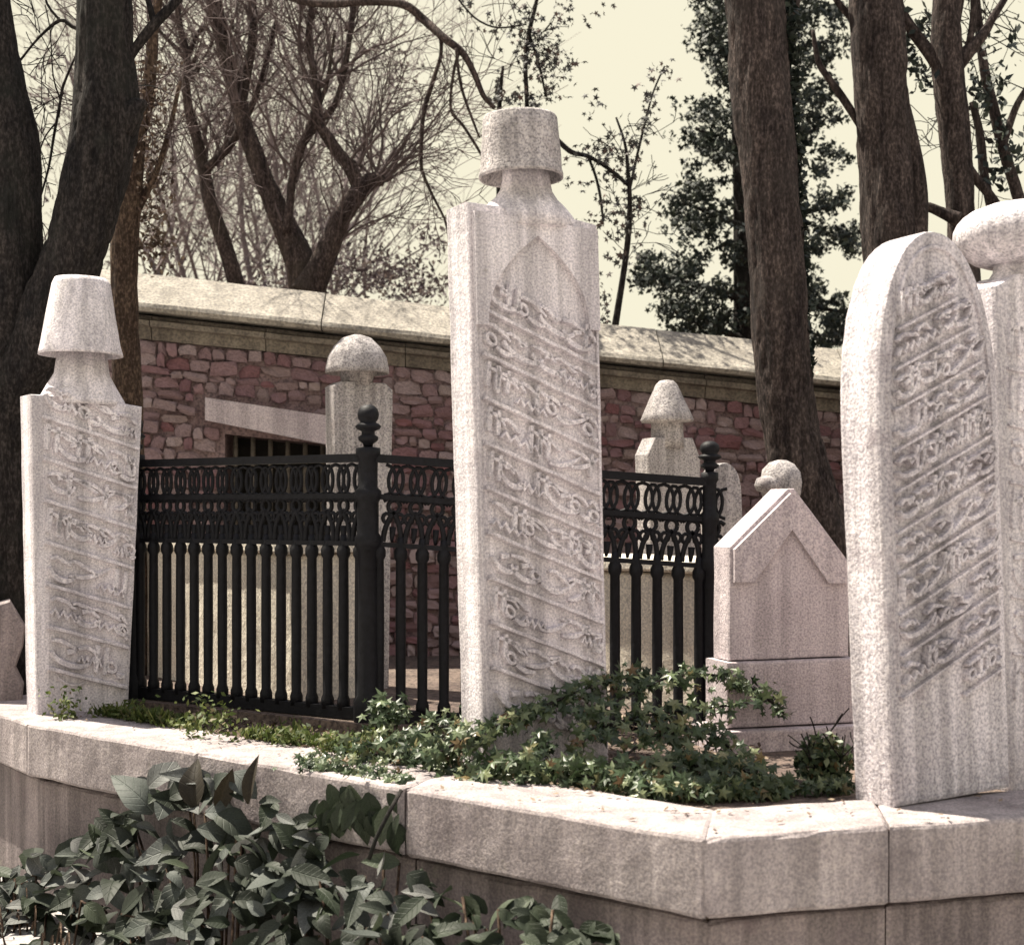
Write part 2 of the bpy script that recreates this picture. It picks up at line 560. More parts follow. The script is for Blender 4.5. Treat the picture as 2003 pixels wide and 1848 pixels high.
# kerb plan: outer edge on the terrace level, from far left to far right
K = [Vector((-4.46, 9.2)), Vector((-2.06, 5.97)), Vector((0.53, 3.87)), Vector((4.4, 4.94))]
KW = 0.36


def offset_line(pts, d):
    """polyline moved inwards (to the back) by d with mitred corners"""
    out = []
    nr = []
    for i in range(len(pts) - 1):
        t = (pts[i + 1] - pts[i]).normalized()
        nr.append(Vector((-t.y, t.x)))
    for i in range(len(pts)):
        if i == 0: out.append(pts[0] + nr[0] * d)
        elif i == len(pts) - 1: out.append(pts[-1] + nr[-1] * d)
        else:
            b = (nr[i - 1] + nr[i]).normalized()
            out.append(pts[i] + b * (d / b.dot(nr[i])))
    return out


KI = offset_line(K, KW)
K_LOW = offset_line(K, 0.075)
K_LOWI = offset_line(K, 0.30)

tb = MB()
tin = offset_line(K, 0.2)
poly = [(p.x, p.y) for p in tin] + [(60, 12), (60, 80), (-60, 80), (-60, 20)]
# terrace soil: a fine grid near, one far apron behind
n_ = len(poly)
tb.add([(x, y, -0.03) for x, y in poly] + [(x, y, -1.0) for x, y in poly],
       [tuple(range(n_))] + [(i, n_ + i, n_ + (i + 1) % n_, (i + 1) % n_) for i in range(n_)])
props(tb.build("terrace_soil", M["soil"]), kind="structure")


def hexblock(corners8, cuts, amp, seed):
    """rough block from 8 corners (bottom 4 then top 4), gridded so that its edges wander"""
    bm = bmesh.new()
    c8 = [Vector(c) for c in corners8]

    def axis(n, size):
        e = min(0.2, 0.014 / size)
        return [0.0, e] + [e + (1 - 2 * e) * i / n for i in range(1, n)] + [1 - e, 1.0]
    au = axis(cuts[0], (c8[1] - c8[0]).length); av = axis(cuts[1], (c8[3] - c8[0]).length); aw_ = axis(cuts[2], (c8[4] - c8[0]).length)
    nx, ny, nz = len(au) - 1, len(av) - 1, len(aw_) - 1
    vmap = {}

    def P(u, v, w):
        a = [Vector(c) for c in corners8]
        lo = (a[0] * (1 - u) + a[1] * u) * (1 - v) + (a[3] * (1 - u) + a[2] * u) * v
        hi = (a[4] * (1 - u) + a[5] * u) * (1 - v) + (a[7] * (1 - u) + a[6] * u) * v
        return lo * (1 - w) + hi * w

    def V(i, j, k):
        key = (i, j, k)
        if key not in vmap:
            p = P(au[i], av[j], aw_[k])
            edge = (i in (0, nx)) + (j in (0, ny)) + (k in (0, nz))
            q = p * 4 + Vector((seed, seed * 0.7, 0))
            d = Vector((noise.noise(q), noise.noise(q + Vector((31, 0, 0))), noise.noise(q + Vector((0, 57, 0))))) * amp
            q2 = p * 14 + Vector((seed, 0, seed))
            d += Vector((noise.noise(q2), noise.noise(q2 + Vector((31, 0, 0))), noise.noise(q2 + Vector((0, 57, 0))))) * amp * 0.5
            if edge >= 2:
                c = P(0.5, 0.5, 0.5)
                inward = Vector(((P(0.5, 0.5, 0.5) - p).x, (c - p).y, (c - p).z))
                for (flag, lo_, hi_) in ((j in (0, ny), P(au[i], 0, aw_[k]), P(au[i], 1, aw_[k])), (k in (0, nz), P(au[i], av[j], 0), P(au[i], av[j], 1))):
                    if flag:
                        t_ = (hi_ - lo_).normalized()
                        if (hi_ - p).length < 1e-6: t_ = -t_
                        d += t_ * (0.0045 + amp * 1.6 * max(0.0, noise.noise(p * 9 + Vector((seed, 3, 1)))))
            if i in (0, nx):
                ax = (P(1, 0.5, 0.5) - P(0, 0.5, 0.5)).normalized()
                d -= ax * d.dot(ax) * 0.9
            vmap[key] = bm.verts.new(p + d)
        return vmap[key]
    for i in range(nx):
        for j in range(ny):
            bm.faces.new((V(i, j, 0), V(i, j + 1, 0), V(i + 1, j + 1, 0), V(i + 1, j, 0)))
            bm.faces.new((V(i, j, nz), V(i + 1, j, nz), V(i + 1, j + 1, nz), V(i, j + 1, nz)))
    for i in range(nx):
        for k in range(nz):
            bm.faces.new((V(i, 0, k), V(i + 1, 0, k), V(i + 1, 0, k + 1), V(i, 0, k + 1)))
            bm.faces.new((V(i, ny, k), V(i, ny, k + 1), V(i + 1, ny, k + 1), V(i + 1, ny, k)))
    for j in range(ny):
        for k in range(nz):
            bm.faces.new((V(0, j, k), V(0, j, k + 1), V(0, j + 1, k + 1), V(0, j + 1, k)))
            bm.faces.new((V(nx, j, k), V(nx, j + 1, k), V(nx, j + 1, k + 1), V(nx, j, k + 1)))
    me = bpy.data.meshes.new("block")
    bm.to_mesh(me)
    bm.free()
    return me


def lerp(a, b, t): return a * (1 - t) + b * t


kerb = empty("grave_kerb", (0.53, 3.87, -0.78), label="low stone kerb wall with sunlit flat top running below the gravestones", cat="kerb")
# split positions along each kerb segment (0..1)
SPL = [[0.0, 0.45, 0.92, 1.0], [0.0, 0.34, 0.66, 1.0], [0.0, 0.142, 0.45, 1.0]]
SPL[0] = [0.0, 0.5, 1.0]
bi = 0
for s in range(3):
    cuts = SPL[s]
    for a, b in zip(cuts[:-1], cuts[1:]):
        bi += 1
        L = (K[s + 1] - K[s]).length * (b - a)
        g = 0.003 / (K[s + 1] - K[s]).length
        a2 = a + (g if a > 0 else 0); b2 = b - (g if b < 1 else 0)
        o0, o1 = lerp(K[s], K[s + 1], a2), lerp(K[s], K[s + 1], b2)
        i0, i1 = lerp(KI[s], KI[s + 1], a2), lerp(KI[s], KI[s + 1], b2)
        z0, z1 = -0.225, 0.0
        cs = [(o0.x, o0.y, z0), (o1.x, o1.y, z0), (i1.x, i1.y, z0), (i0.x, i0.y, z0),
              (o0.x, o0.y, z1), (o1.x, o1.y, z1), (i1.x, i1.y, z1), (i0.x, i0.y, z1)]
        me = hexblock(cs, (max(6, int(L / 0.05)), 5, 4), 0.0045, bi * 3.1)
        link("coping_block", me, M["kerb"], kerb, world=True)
        o0, o1 = lerp(K_LOW[s], K_LOW[s + 1], a2), lerp(K_LOW[s], K_LOW[s + 1], b2)
        i0, i1 = lerp(K_LOWI[s], K_LOWI[s + 1], a2), lerp(K_LOWI[s], K_LOWI[s + 1], b2)
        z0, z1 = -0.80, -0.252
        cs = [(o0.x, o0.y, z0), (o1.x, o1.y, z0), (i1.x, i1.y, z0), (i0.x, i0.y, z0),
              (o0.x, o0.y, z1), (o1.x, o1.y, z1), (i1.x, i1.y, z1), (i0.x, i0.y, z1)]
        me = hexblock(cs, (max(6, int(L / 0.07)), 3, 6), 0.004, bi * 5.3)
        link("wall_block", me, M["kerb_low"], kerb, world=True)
# dark mortar bed behind the joints
mbd = MB()
for s in range(3):
    a0, a1 = offset_line(K, 0.10)[s], offset_line(K, 0.10)[s + 1]
    b0, b1 = offset_line(K, 0.27)[s], offset_line(K, 0.27)[s + 1]
    vs_ = [(a0.x, a0.y, -0.79), (a1.x, a1.y, -0.79), (b1.x, b1.y, -0.79), (b0.x, b0.y, -0.79),
           (a0.x, a0.y, -0.03), (a1.x, a1.y, -0.03), (b1.x, b1.y, -0.03), (b0.x, b0.y, -0.03)]
    mbd.add(vs_, [(3, 2, 1, 0), (4, 5, 6, 7), (0, 1, 5, 4), (1, 2, 6, 5), (2, 3, 7, 6), (3, 0, 4, 7)])
mbd.build("mortar_bed", M["soil"], kerb, world=True)
# mortar in the upright joints, a little behind the faces
for s in range(3):
    for a in SPL[s][1:-1]:
        q0, q1 = lerp(K[s], K[s + 1], a), lerp(KI[s], KI[s + 1], a)
        dd = (K[s + 1] - K[s]).normalized(); nn = Vector((-dd.y, dd.x))
        jm = MB()
        for (f0, z0, z1) in ((0.016, -0.222, -0.014), (0.092, -0.79, -0.256)):
            c0 = q0 + nn * f0; c1 = q0 + nn * (KW - 0.02)
            vs_ = []
            for zz in (z0, z1):
                for (cc, sg) in ((c0, -1), (c0, 1), (c1, 1), (c1, -1)):
                    vs_.append((cc.x + dd.x * 0.02 * sg, cc.y + dd.y * 0.02 * sg, zz))
            jm.add(vs_, [(3, 2, 1, 0), (4, 5, 6, 7), (0, 1, 5, 4), (1, 2, 6, 5), (2, 3, 7, 6), (3, 0, 4, 7)])
        jo = jm.build("joint_mortar", M["mortar_dark"], kerb, world=True)
        jo["kind"] = "stuff"

# ------------------------------------------------------------------ boundary wall
WA = at(265, 1000, 9.0); WC = at(1650, 1000, 9.2)
WU = Vector((WC.x - WA.x, WC.y - WA.y, 0)); WLEN = WU.length; WU.normalize()
WN = Vector((WU.y, -WU.x, 0))       # towards the camera
WROT = math.atan2(WU.y, WU.x)
SLOPE = -0.102
WTOP = 2.405
wall = empty("boundary_wall", (WA.x, WA.y, -0.1), label="old pinkish rubble boundary wall with sloping stone coping behind the graves", cat="wall")


def W(u, out, dz):
    """wall point: u metres along, out metres proud of the face, dz metres from the top line"""
    p = Vector((WA.x, WA.y, 0)) + WU * u + WN * out
    return Vector((p.x, p.y, WTOP + SLOPE * u + dz))


def wall_u(px):
    # u for a picture column on the wall face
    k = (px - 1001.5) / F
    # (WA.x + u*WU.x) = k*(WA.y + u*WU.y)
    return (k * WA.y - WA.x) / (WU.x - k * WU.y)


U0, U1 = -3.2, 8.0
wu0, wu1 = wall_u(440), wall_u(646)


def wallbox(mb, u0, u1, out0, out1, dz0, dz1):
    c = [W(u0, out1, dz0), W(u1, out1, dz0), W(u1, out0, dz0), W(u0, out0, dz0),
         W(u0, out1, dz1), W(u1, out1, dz1), W(u1, out0, dz1), W(u0, out0, dz1)]
    mb.add(c, [(3, 2, 1, 0), (4, 5, 6, 7), (0, 1, 5, 4), (1, 2, 6, 5), (2, 3, 7, 6), (3, 0, 4, 7)])


core = MB()
WZT = -0.95; WZB = -1.75           # window head and sill (from the top line)
wallbox(core, U0, wu0, -0.45, 0.0, -2.9, -0.40)
wallbox(core, wu1, U1, -0.45, 0.0, -2.9, -0.40)
wallbox(core, wu0, wu1, -0.45, 0.0, WZT, -0.40)
wallbox(core, wu0, wu1, -0.45, 0.0, -2.9, WZB)
core.build("wall_core", M["mortar"], wall, world=True)

rng = random.Random(5)
# stone variants (unit box of half size 1)
def stone_variant(seed):
    r_ = random.Random(seed)
    bm = bmesh.new()
    bmesh.ops.create_cube(bm, size=2.0)
    bmesh.ops.subdivide_edges(bm, edges=bm.edges[:], cuts=1, use_grid_fill=True)
    for v in bm.verts:
        c = v.co
        k = sum(abs(abs(x) - 1) < 1e-5 for x in c)
        if k == 3: c *= r_.uniform(0.62, 0.95)
        elif k == 2: c *= r_.uniform(0.82, 1.02)
        c += Vector((r_.uniform(-1, 1) * 0.14, r_.uniform(-1, 1) * 0.3, r_.uniform(-1, 1) * 0.16))
    me = bpy.data.meshes.new("stone")
    bm.to_mesh(me); bm.free()
    me.materials.append(M["rubble"])
    return me


SV = [stone_variant(i) for i in range(12)]
stuff = MB()
zrow = -0.405
n_st = 0
lint = (wall_u(400), wall_u(655))
while zrow > -2.35:
    h = rng.uniform(0.045, 0.088)
    u = -0.25 + rng.uniform(0, 0.15)
    while u < 4.9:
        w = rng.choice((rng.uniform(0.045, 0.10), rng.uniform(0.08, 0.18)))
        uc, zc = u + w / 2, zrow - h / 2 + rng.uniform(-0.014, 0.014)
        u += w + 0.012
        zw = WTOP + SLOPE * uc + zc
        # window and lintel stay free
        if wu0 - 0.06 < uc < wu1 + 0.06 and WZB - 0.02 < zc < WZT + 0.05: continue
        pw_ = W(uc, 0, zc)
        qx = 1001.5 + F * pw_.x / pw_.y; qy = 1000 - F * (pw_.z - EYE) / pw_.y
        hh_ = h / 2 * F / pw_.y
        f_ = (qx - 403) / 249.0
        if -0.1 < f_ < 1.1 and 778 + 37 * f_ - hh_ * 0.7 < qy < 822 + 50 * f_ + hh_ * 0.7: continue
        px = 1001.5 + F * (WA.x + WU.x * uc) / (WA.y + WU.y * uc)
        out = rng.uniform(-0.014, 0.024)
        ok = (zw > 0.95) and h * w > 0.0052 and not (905 < px < 1160) and n_st < 296 and px < 1760
        me = rng.choice(SV)
        p = W(uc, out, zc)
        dims = (w / 2 * 1.05, 0.026, h / 2 * rng.uniform(0.85, 1.22))
        if ok:
            o = link("stone", me, None, wall, loc=p, rot=(0, math.atan(-SLOPE) + rng.uniform(-.16, .16), WROT), scale=dims, world=True)
            n_st += 1
        else:
            mtx = Matrix.LocRotScale(p, Matrix.Rotation(WROT, 3, 'Z').to_quaternion().to_euler(), Vector(dims))
            stuff.add([mtx @ v.co for v in me.vertices], [tuple(pp.vertices) for pp in me.polygons])
    zrow -= h + 0.012
o = stuff.build("rubble_stones", M["rubble"], wall, world=True)
o["kind"] = "stuff"

# coping and cornice, in lengths
def wall_profile(prof, u0, u1, seed, amp=0.004, step=0.12):
    """prof: list of (out, dz), closed"""
    n = max(2, int((u1 - u0) / step))
    vs_, fs = [], []
    m_ = len(prof)
    for i in range(n + 1):
        u = u0 + (u1 - u0) * i / n
        for j, (a, z) in enumerate(prof):
            q = Vector((u * 3 + seed, j * 1.7, seed))
            vs_.append(W(u, a + amp * noise.noise(q), z + amp * noise.noise(q + Vector((9, 9, 9)))))
    for i in range(n):
        for j in range(m_):
            j2 = (j + 1) % m_
            fs.append((i * m_ + j, (i + 1) * m_ + j, (i + 1) * m_ + j2, i * m_ + j2))
    fs.append(tuple(range(m_))); fs.append(tuple(reversed(range(n * m_, n * m_ + m_))))
    mb = MB()
    mb.add(vs_, fs)
    return mb


COPING = [(-0.36, 0.03), (-0.36, -0.22), (-0.02, -0.235), (0.145, -0.235), (0.16, -0.21), (0.145, -0.185), (-0.18, 0.045)]
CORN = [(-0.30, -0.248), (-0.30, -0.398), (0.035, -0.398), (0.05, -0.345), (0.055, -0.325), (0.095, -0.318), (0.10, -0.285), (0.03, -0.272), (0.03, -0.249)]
u = U0; k = 0
while u < U1:
    k += 1
    L = rng.uniform(0.95, 1.4)
    mb = wall_profile(COPING, u, min(u + L - 0.008, U1), k * 2.3, 0.008)
    bm = mb.build("coping_stone", M["coping"], wall, world=True)
    u += L
u = U0
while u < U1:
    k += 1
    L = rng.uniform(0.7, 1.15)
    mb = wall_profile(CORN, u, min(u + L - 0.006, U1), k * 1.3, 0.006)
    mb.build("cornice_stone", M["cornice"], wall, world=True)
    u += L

# lintel: long pale slab over the window, tilted
lb = MB()
Yl = 8.97
cs = [at(403, 778, Yl), at(652, 815, Yl), at(652, 872, Yl), at(403, 822, Yl)]
fr_ = [Vector((c.x, c.y - 0.03, c.z)) for c in cs]
bk_ = [Vector((c.x, c.y + 0.25, c.z)) for c in cs]
lb.add(fr_ + bk_, [(3, 2, 1, 0), (4, 5, 6, 7), (0, 1, 5, 4), (1, 2, 6, 5), (2, 3, 7, 6), (3, 0, 4, 7)])
lb.build("lintel", M["marble_pink"], wall, world=True)
win = MB()
wallbox(win, wu0 - 0.02, wu1 + 0.02, -0.47, -0.40, WZB - .02, WZT + .02)
wpart = win.build("window", M["dark"], wall, world=True)  # dark back panel, the unlit depth of the opening painted as colour
for i in range(6):
    g = MB()
    uu = wu0 + (wu1 - wu0) * (i + 0.5) / 6
    g.tube([W(uu, -0.08, WZB), W(uu, -0.08, (WZB + WZT) / 2), W(uu, -0.08, WZT)], 0.016, 6)
    g.build("grille_bar", M["bar_rust"], wpart, world=True)


# ------------------------------------------------------------------ gravestones
def resample(outline, step, jit, rng):
    out = []
    n = len(outline)
    for i in range(n):
        a, b = outline[i], outline[(i + 1) % n]
        d = math.hypot(b[0] - a[0], b[1] - a[1])
        k = max(1, int(d / step))
        for j in range(k):
            t = j / k
            jj = jit if j else 0.3 * jit
            out.append((a[0] + (b[0] - a[0]) * t + rng.uniform(-jj, jj), a[1] + (b[1] - a[1]) * t + rng.uniform(-jj, jj)))
    return out


def slab(name, outline, t, m, parent, seed=1, step=0.10, jit=0.0012, bev=0.010):
    rng = random.Random(seed)
    pts = resample(outline, step, jit, rng)
    bm = bmesh.new()
    fr = [bm.verts.new((x, -t / 2, z)) for x, z in pts]
    bk = [bm.verts.new((x + rng.uniform(-jit, jit), t / 2, z)) for x, z in pts]
    n = len(pts)
    ff = bm.faces.new(fr)
    fb = bm.faces.new(list(reversed(bk)))
    for i in range(n):
        j = (i + 1) % n
        bm.faces.new((fr[j], fr[i], bk[i], bk[j]))
    bm.normal_update()
    es = list(ff.edges) + list(fb.edges)
    bmesh.ops.bevel(bm, geom=es, offset=bev, segments=2, affect='EDGES', profile=0.6)
    bmesh.ops.recalc_face_normals(bm, faces=bm.faces[:])
    me = bpy.data.meshes.new(name)
    bm.to_mesh(me); bm.free()
    return link(name, me, m, parent)


def glyphs(mb, xl, xr, z0, slope, band, y, h, rng):
    """a line of interlaced, illegible script strokes in a band above the base line z0 + slope*(x-xl)"""
    def T(x, dz): return (x, z0 + slope * (x - xl) + dz)

    def S(pts, w):
        n = len(pts)
        ws = [w * (0.45 + 0.75 * math.sin(PI * min(1, (i + 0.6) / n))) for i in range(n)]
        mb.stroke(pts, ws, y, h)
    pw = band * 0.150
    x = xl + 0.01
    while x < xr - 0.03:
        t = rng.random()
        w = min(band * rng.uniform(0.55, 1.1), xr - x - 0.005)
        b = band * rng.uniform(0.16, 0.34)
        if t < 0.25:      # tall uprights
            for k in range(rng.choice((1, 2, 2))):
                xx = x + k * band * 0.24
                if xx > xr - 0.02: break
                S([T(xx + band * 0.05, band * 0.88), T(xx + band * 0.01, band * 0.5), T(xx - band * 0.01, b)], pw * 1.1)
            w = band * 0.4
        elif t < 0.55:    # bowl
            S([T(x + w * 0.5 + w * 0.5 * math.cos(a), b + band * 0.26 + band * 0.26 * math.sin(a)) for a in [PI * (1.02 + 0.96 * i / 8) for i in range(9)]], pw * 1.2)
            if rng.random() < 0.7:
                xd = x + w * 0.5; zd = b + band * 0.36
                S([T(xd - pw * .7, zd - pw * .3), T(xd + pw * .7, zd + pw * .3)], pw * 1.3)
        elif t < 0.75:    # teeth
            q = []
            for i in range(9):
                q.append(T(x + w * i / 8, b + band * (0.16 if i % 2 else 0.0) + band * 0.03 * rng.random()))
            S(q, pw)
        elif t < 0.9:     # loop and long swash
            r_ = band * 0.13
            S([T(x + r_ + r_ * math.cos(a), b + r_ + r_ * math.sin(a)) for a in [2 * PI * i / 9 for i in range(10)]], pw * 0.9)
            S([T(x + r_ * 2 + (w - 2 * r_) * i / 6, b - band * 0.06 * math.sin(PI * i / 6)) for i in range(7)], pw * 1.1)
        else:             # rising curl
            S([T(x + w * i / 8, b + band * 0.5 * (i / 8) ** 2) for i in range(9)], pw)
        if rng.random() < 0.85:   # upper tier swash
            w2 = min(band * rng.uniform(0.4, 0.8), xr - x - 0.005)
            if w2 > 0.02:
                S([T(x + w2 * i / 6, band * (0.62 + 0.12 * math.sin(PI * i / 6 + rng.random()))) for i in range(7)], pw * 0.9)
        x += w * rng.uniform(0.58, 0.80)


def inscribe(root, m, edge_l, edge_r, z_top, z_bot, band, slope, y, seed, h=0.009, ridge=0.012):
    """dividing ridges and script bands between z_top and z_bot; edges are functions of z"""
    rng = random.Random(seed)
    z = z_top
    while z > z_bot:
        xl, xr = edge_l(z), edge_r(z)
        mb = MB()
        zr = z + slope * (xr - xl)
        if zr > z_bot - 0.03:
            nseg = 10
            pts = [(xl + (xr - xl) * i / nseg, z + (zr - z) * i / nseg + rng.uniform(-.002, .002)) for i in range(nseg + 1)]
            mb.stroke(pts, ridge, y, h * 1.15)
        glyphs(mb, xl + 0.005, xr - 0.005, z + 0.006, slope, band - ridge * 0.6, y, h, rng)
        mb.build("inscription_line", m, root)
        z -= band


FACE = R(30)      # all these stones face to the right of the camera by about this much

# --- the tall central stone under a cylindrical cap
def stele_root(name, px, Y, rz, lean, label, group=None, fwd=0.0):
    p = at(px, 1000, Y)
    o = bpy.data.objects.new(name, None)
    COL.objects.link(o)
    o.location = (p.x, p.y, -0.04)
    # lean is a turn about the viewing axis, rz about the vertical
    q = Quaternion((0, 1, 0), R(lean)) @ Quaternion((0, 0, 1), rz) @ Quaternion((1, 0, 0), R(fwd))
    o.rotation_mode = 'XYZ'
    o.rotation_euler = q.to_euler('XYZ')
    o.empty_display_size = 0.1
    return props(o, label, "gravestone", group)


GG = "gravestones with carved headgear and script"
mar = M["marble"]
c = stele_root("gravestone", 1050, 5.15, FACE, -1.5, "tallest gravestone, carved with slanting script lines and topped by a cylindrical cap", GG)
t = 0.168
H = 2.03
hw0, hw1 = 0.262, 0.272
slab("body", [(-hw0, -0.1), (hw0, -0.1), (hw1, H - 0.035), (hw1 - 0.1, H - 0.02), (-hw1 + .13, H), (-hw1, H + 0.005)], t, mar, c, 11)
# raised border strips and pointed spandrel round the text panel
el = lambda z: -(hw0 + (hw1 - hw0) * z / H) + 0.035
er = lambda z: (hw0 + (hw1 - hw0) * z / H) - 0.022
sp = MB()
arch = []
nA = 12
aw = 0.212
zs, za = 1.60, 1.93
for i in range(nA + 1):     # left spring up to the apex: rounded haunch, pointed crown
    u_ = i / nA
    arch.append((-aw * (1 - u_ ** 1.7), zs + (za - zs) * (u_ ** 0.75)))
left = arch
rightp = [(-x, z) for x, z in reversed(arch[:-1])]
outl = [(-hw1 + 0.014, zs), (-hw1 + 0.014, H - 0.03), (hw1 - 0.014, H - 0.06), (hw1 - 0.014, zs), (aw, zs)]
outl = [(-hw1 + 0.014, zs)] + left + rightp + [(hw1 - 0.014, zs), (hw1 - 0.014, H - 0.06), (-hw1 + 0.014, H - 0.03)]
sp.prism(outl, -t / 2 - 0.024, -t / 2 + 0.004)
sp.build("arch_spandrel", mar, c)
for sx, nm in ((-1, "l"), (1, "r")):
    b_ = MB()
    e0, e1 = sx * (hw0 - 0.018), sx * (hw1 - 0.018)
    b_.stroke([(e0, 0.1), ((e0 + e1) / 2, 0.85), (e1, zs)], 0.014, -t / 2, 0.010)
    b_.build("border_moulding", mar, c)
inscribe(c, mar, el, er, 1.66, 0.15, 0.158, -0.40, -t / 2, 3, 0.022, 0.020)
nk = MB()
nk.lathe([(0.205, H - 0.06), (0.19, H - 0.01), (0.160, H + 0.025), (0.125, H + 0.055), (0.104, H + 0.085), (0.096, H + 0.12), (0.094, H + 0.19)], 28, 0.02, 0, 1.0, 0.62, 0.03, 2)
nk.build("neck", mar, c)
cp = MB()
zb = H + 0.128
cp.lathe([(0.09, zb + 0.06), (0.128, zb + 0.055), (0.147, zb + 0.002), (0.150, zb), (0.156, zb), (0.156, zb + 0.012), (0.150, zb + 0.03), (0.147, zb + 0.08), (0.141, zb + 0.16), (0.137, zb + 0.216), (0.132, zb + 0.224), (0.06, zb + 0.226)], 40, 0, 0, 1, 1, 0.03, 5)
cp.build("cap", M["marble_grey"], c)

# --- left stone with flared conical cap
c = stele_root("gravestone", 152, 6.42, R(33), 0.7, "gravestone with a flared conical cap beside the dark forked trunk", GG)
t = 0.20
H = 1.455
hw0, hw1 = 0.200, 0.252
slab("body", [(-hw0, -0.1), (hw0, -0.1), (hw1, H - 0.03), (hw1 - 0.08, H - 0.02), (-hw1 + .08, H), (-hw1, H)], t, mar, c, 12, bev=0.016)
el = lambda z: -(hw0 + (hw1 - hw0) * z / H) + 0.045
er = lambda z: (hw0 + (hw1 - hw0) * z / H) - 0.02
inscribe(c, mar, el, er, 1.36, 0.12, 0.186, -0.30, -t / 2, 8, 0.022, 0.022)
ms = MB()
ms.stroke([(-0.01, 1.42), (0.012, 1.30), (0.03, 1.20)], 0.022, -t / 2, 0.012)
ms.build("inscription_line", mar, c)
ms = MB()
ms.stroke([(-0.12 + 0.02 * i, 0.20 - 0.04 * math.sin(PI * i / 8)) for i in range(9)], 0.014, -t / 2, 0.009)
ms.build("inscription_line", mar, c)
nk = MB()
nk.lathe([(0.20, H - 0.03), (0.19, H - 0.005), (0.160, H + 0.05), (0.125, H + 0.11), (0.105, H + 0.25)], 28, 0, 0, 1.0, 0.68, 0.03, 4)
nk.build("neck", mar, c)
cp = MB()
zb = H + 0.195
cp.lathe([(0.10, zb + 0.06), (0.155, zb + 0.055), (0.176, zb + 0.002), (0.180, zb), (0.187, zb), (0.186, zb + 0.012), (0.176, zb + 0.05), (0.150, zb + 0.20), (0.128, zb + 0.325), (0.116, zb + 0.35), (0.05, zb + 0.356)], 40, -0.008, 0, 1, 1, 0.03, 7)
cp.build("cap", mar, c)

# --- rounded stone on the kerb at the right
c = stele_root("gravestone", 1826, 4.47, R(29), -2.0, "gravestone with a rounded pointed top standing on the sunlit kerb", GG)
c.location.z = 0.0
t = 0.175
hw0, hw1 = 0.250, 0.258
zs, za = 1.20, 1.775


def arch_top(hw, zs, za, n=14, p=2.15, q=0.62):
    """outline from the right spring over the crown to the left spring"""
    L_ = []
    for i in range(n + 1):
        a = PI / 2 * i / n
        x = hw * math.cos(a) ** 0.95
        z = zs + (za - zs) * math.sin(a) ** 0.92
        L_.append((x, z))
    return L_ + [(-x, z) for x, z in reversed(L_[:-1])]


slab("body", [(-hw0, 0.004), (hw0, 0.004)] + arch_top(hw1, zs, za), t, M["marble_rough"], c, 13, step=0.10, jit=0.0015, bev=0.014)
# recessed field: a thin raised rim following the outline
rim = MB()
at_ = arch_top(hw1 - 0.035, zs - 0.02, za - 0.05)
rim.stroke([(hw0 - 0.03, 0.36)] + at_ + [(-hw0 + 0.03, 0.36)], 0.016, -t / 2, 0.008)
rim.build("border_moulding", M["marble_rough"], c)


def r_edge(z):
    if z < zs: return hw1 - 0.042
    return max(0.03, (hw1 - 0.05) * math.sqrt(max(0.0, 1 - ((z - zs) / (za - zs - 0.05)) ** 2)))


rng = random.Random(21)
z = 1.46
while z > 0.12:
    mb = MB()
    xr = r_edge(min(z + 0.26, 1.69)); xl = -r_edge(z)
    slope = 0.42
    if z < 0.32:                       # the last lines start part of the way across
        z2 = 0.32
        xl = xl + (z2 - z) / slope
        z_, z = z, z2
    else:
        z_ = z
    pts = [(xl + (xr - xl) * i / 10, z + slope * (xr - xl) * i / 10) for i in range(11)]
    mb.stroke(pts, 0.014, -t / 2, 0.018)
    glyphs(mb, xl, xr, z + 0.006, slope, 0.118, -t / 2, 0.026, rng)
    mb.build("inscription_line", M["marble_rough"], c)
    z = z_ - 0.125
# --- turbaned stone at the right edge
c = stele_root("gravestone", 2026, 4.86, R(28), -1.0, "gravestone crowned by a bulging round turban, next to the round-topped stone", GG)
t = 0.19
H = 1.74
slab("body", [(-0.235, -0.05), (0.235, -0.05), (0.255, H - 0.05), (0.14, H), (-0.14, H), (-0.255, H - 0.05)], t, mar, c, 14, bev=0.014)
inscribe(c, mar, lambda z: -0.21, lambda z: 0.22, 1.42, 0.25, 0.19, -0.15, -t / 2, 31, 0.009)
nk = MB()
nk.lathe([(0.17, H - 0.03), (0.135, H + 0.02), (0.12, H + 0.08), (0.12, H + 0.17)], 28, 0, 0, 1, .7, 0.03, 8)
nk.build("neck", mar, c)
cp = MB()
prof = []
zb = H + 0.025
for i in range(15):
    a = -PI / 2 + PI * i / 14
    prof.append((max(0.03, 0.232 * math.cos(a) ** 0.7 if math.cos(a) > 0 else 0.03), zb + 0.125 + 0.112 * math.sin(a)))
cp.lathe(prof, 40, -0.02, 0, 1, 1, 0.05, 3)
tur = cp.build("turban", M["marble_rough"], c)
# --- wide gabled slab with an incised inner gable
c = stele_root("gravestone", 1528, 5.62, R(17), 0.0, "wide gabled gravestone slab with an incised inner gable beside the iron railing", GG)
t = 0.15
slab("body", [(-0.262, 0.36), (0.262, 0.36), (0.262, 0.74), (0.02, 1.03), (-0.01, 1.03), (-0.262, 0.80)], t, M["marble_pink"], c, 15)
slab("plinth", [(-0.285, 0.10), (0.285, 0.10), (0.285, 0.355), (-0.285, 0.355)], t + 0.05, M["marble_pink"], c, 16)
slab("base_step", [(-0.33, -0.2), (0.33, -0.2), (0.33, 0.094), (-0.33, 0.094)], t + 0.14, M["marble_pink"], c, 17)
gb = MB()
gb.prism([(-0.250, 0.665), (-0.165, 0.665), (-0.002, 0.868), (0.160, 0.655), (0.250, 0.655), (0.250, 0.735), (0.016, 1.012), (-0.006, 1.012), (-0.250, 0.792)], -t / 2 - 0.022, -t / 2 + 0.004)
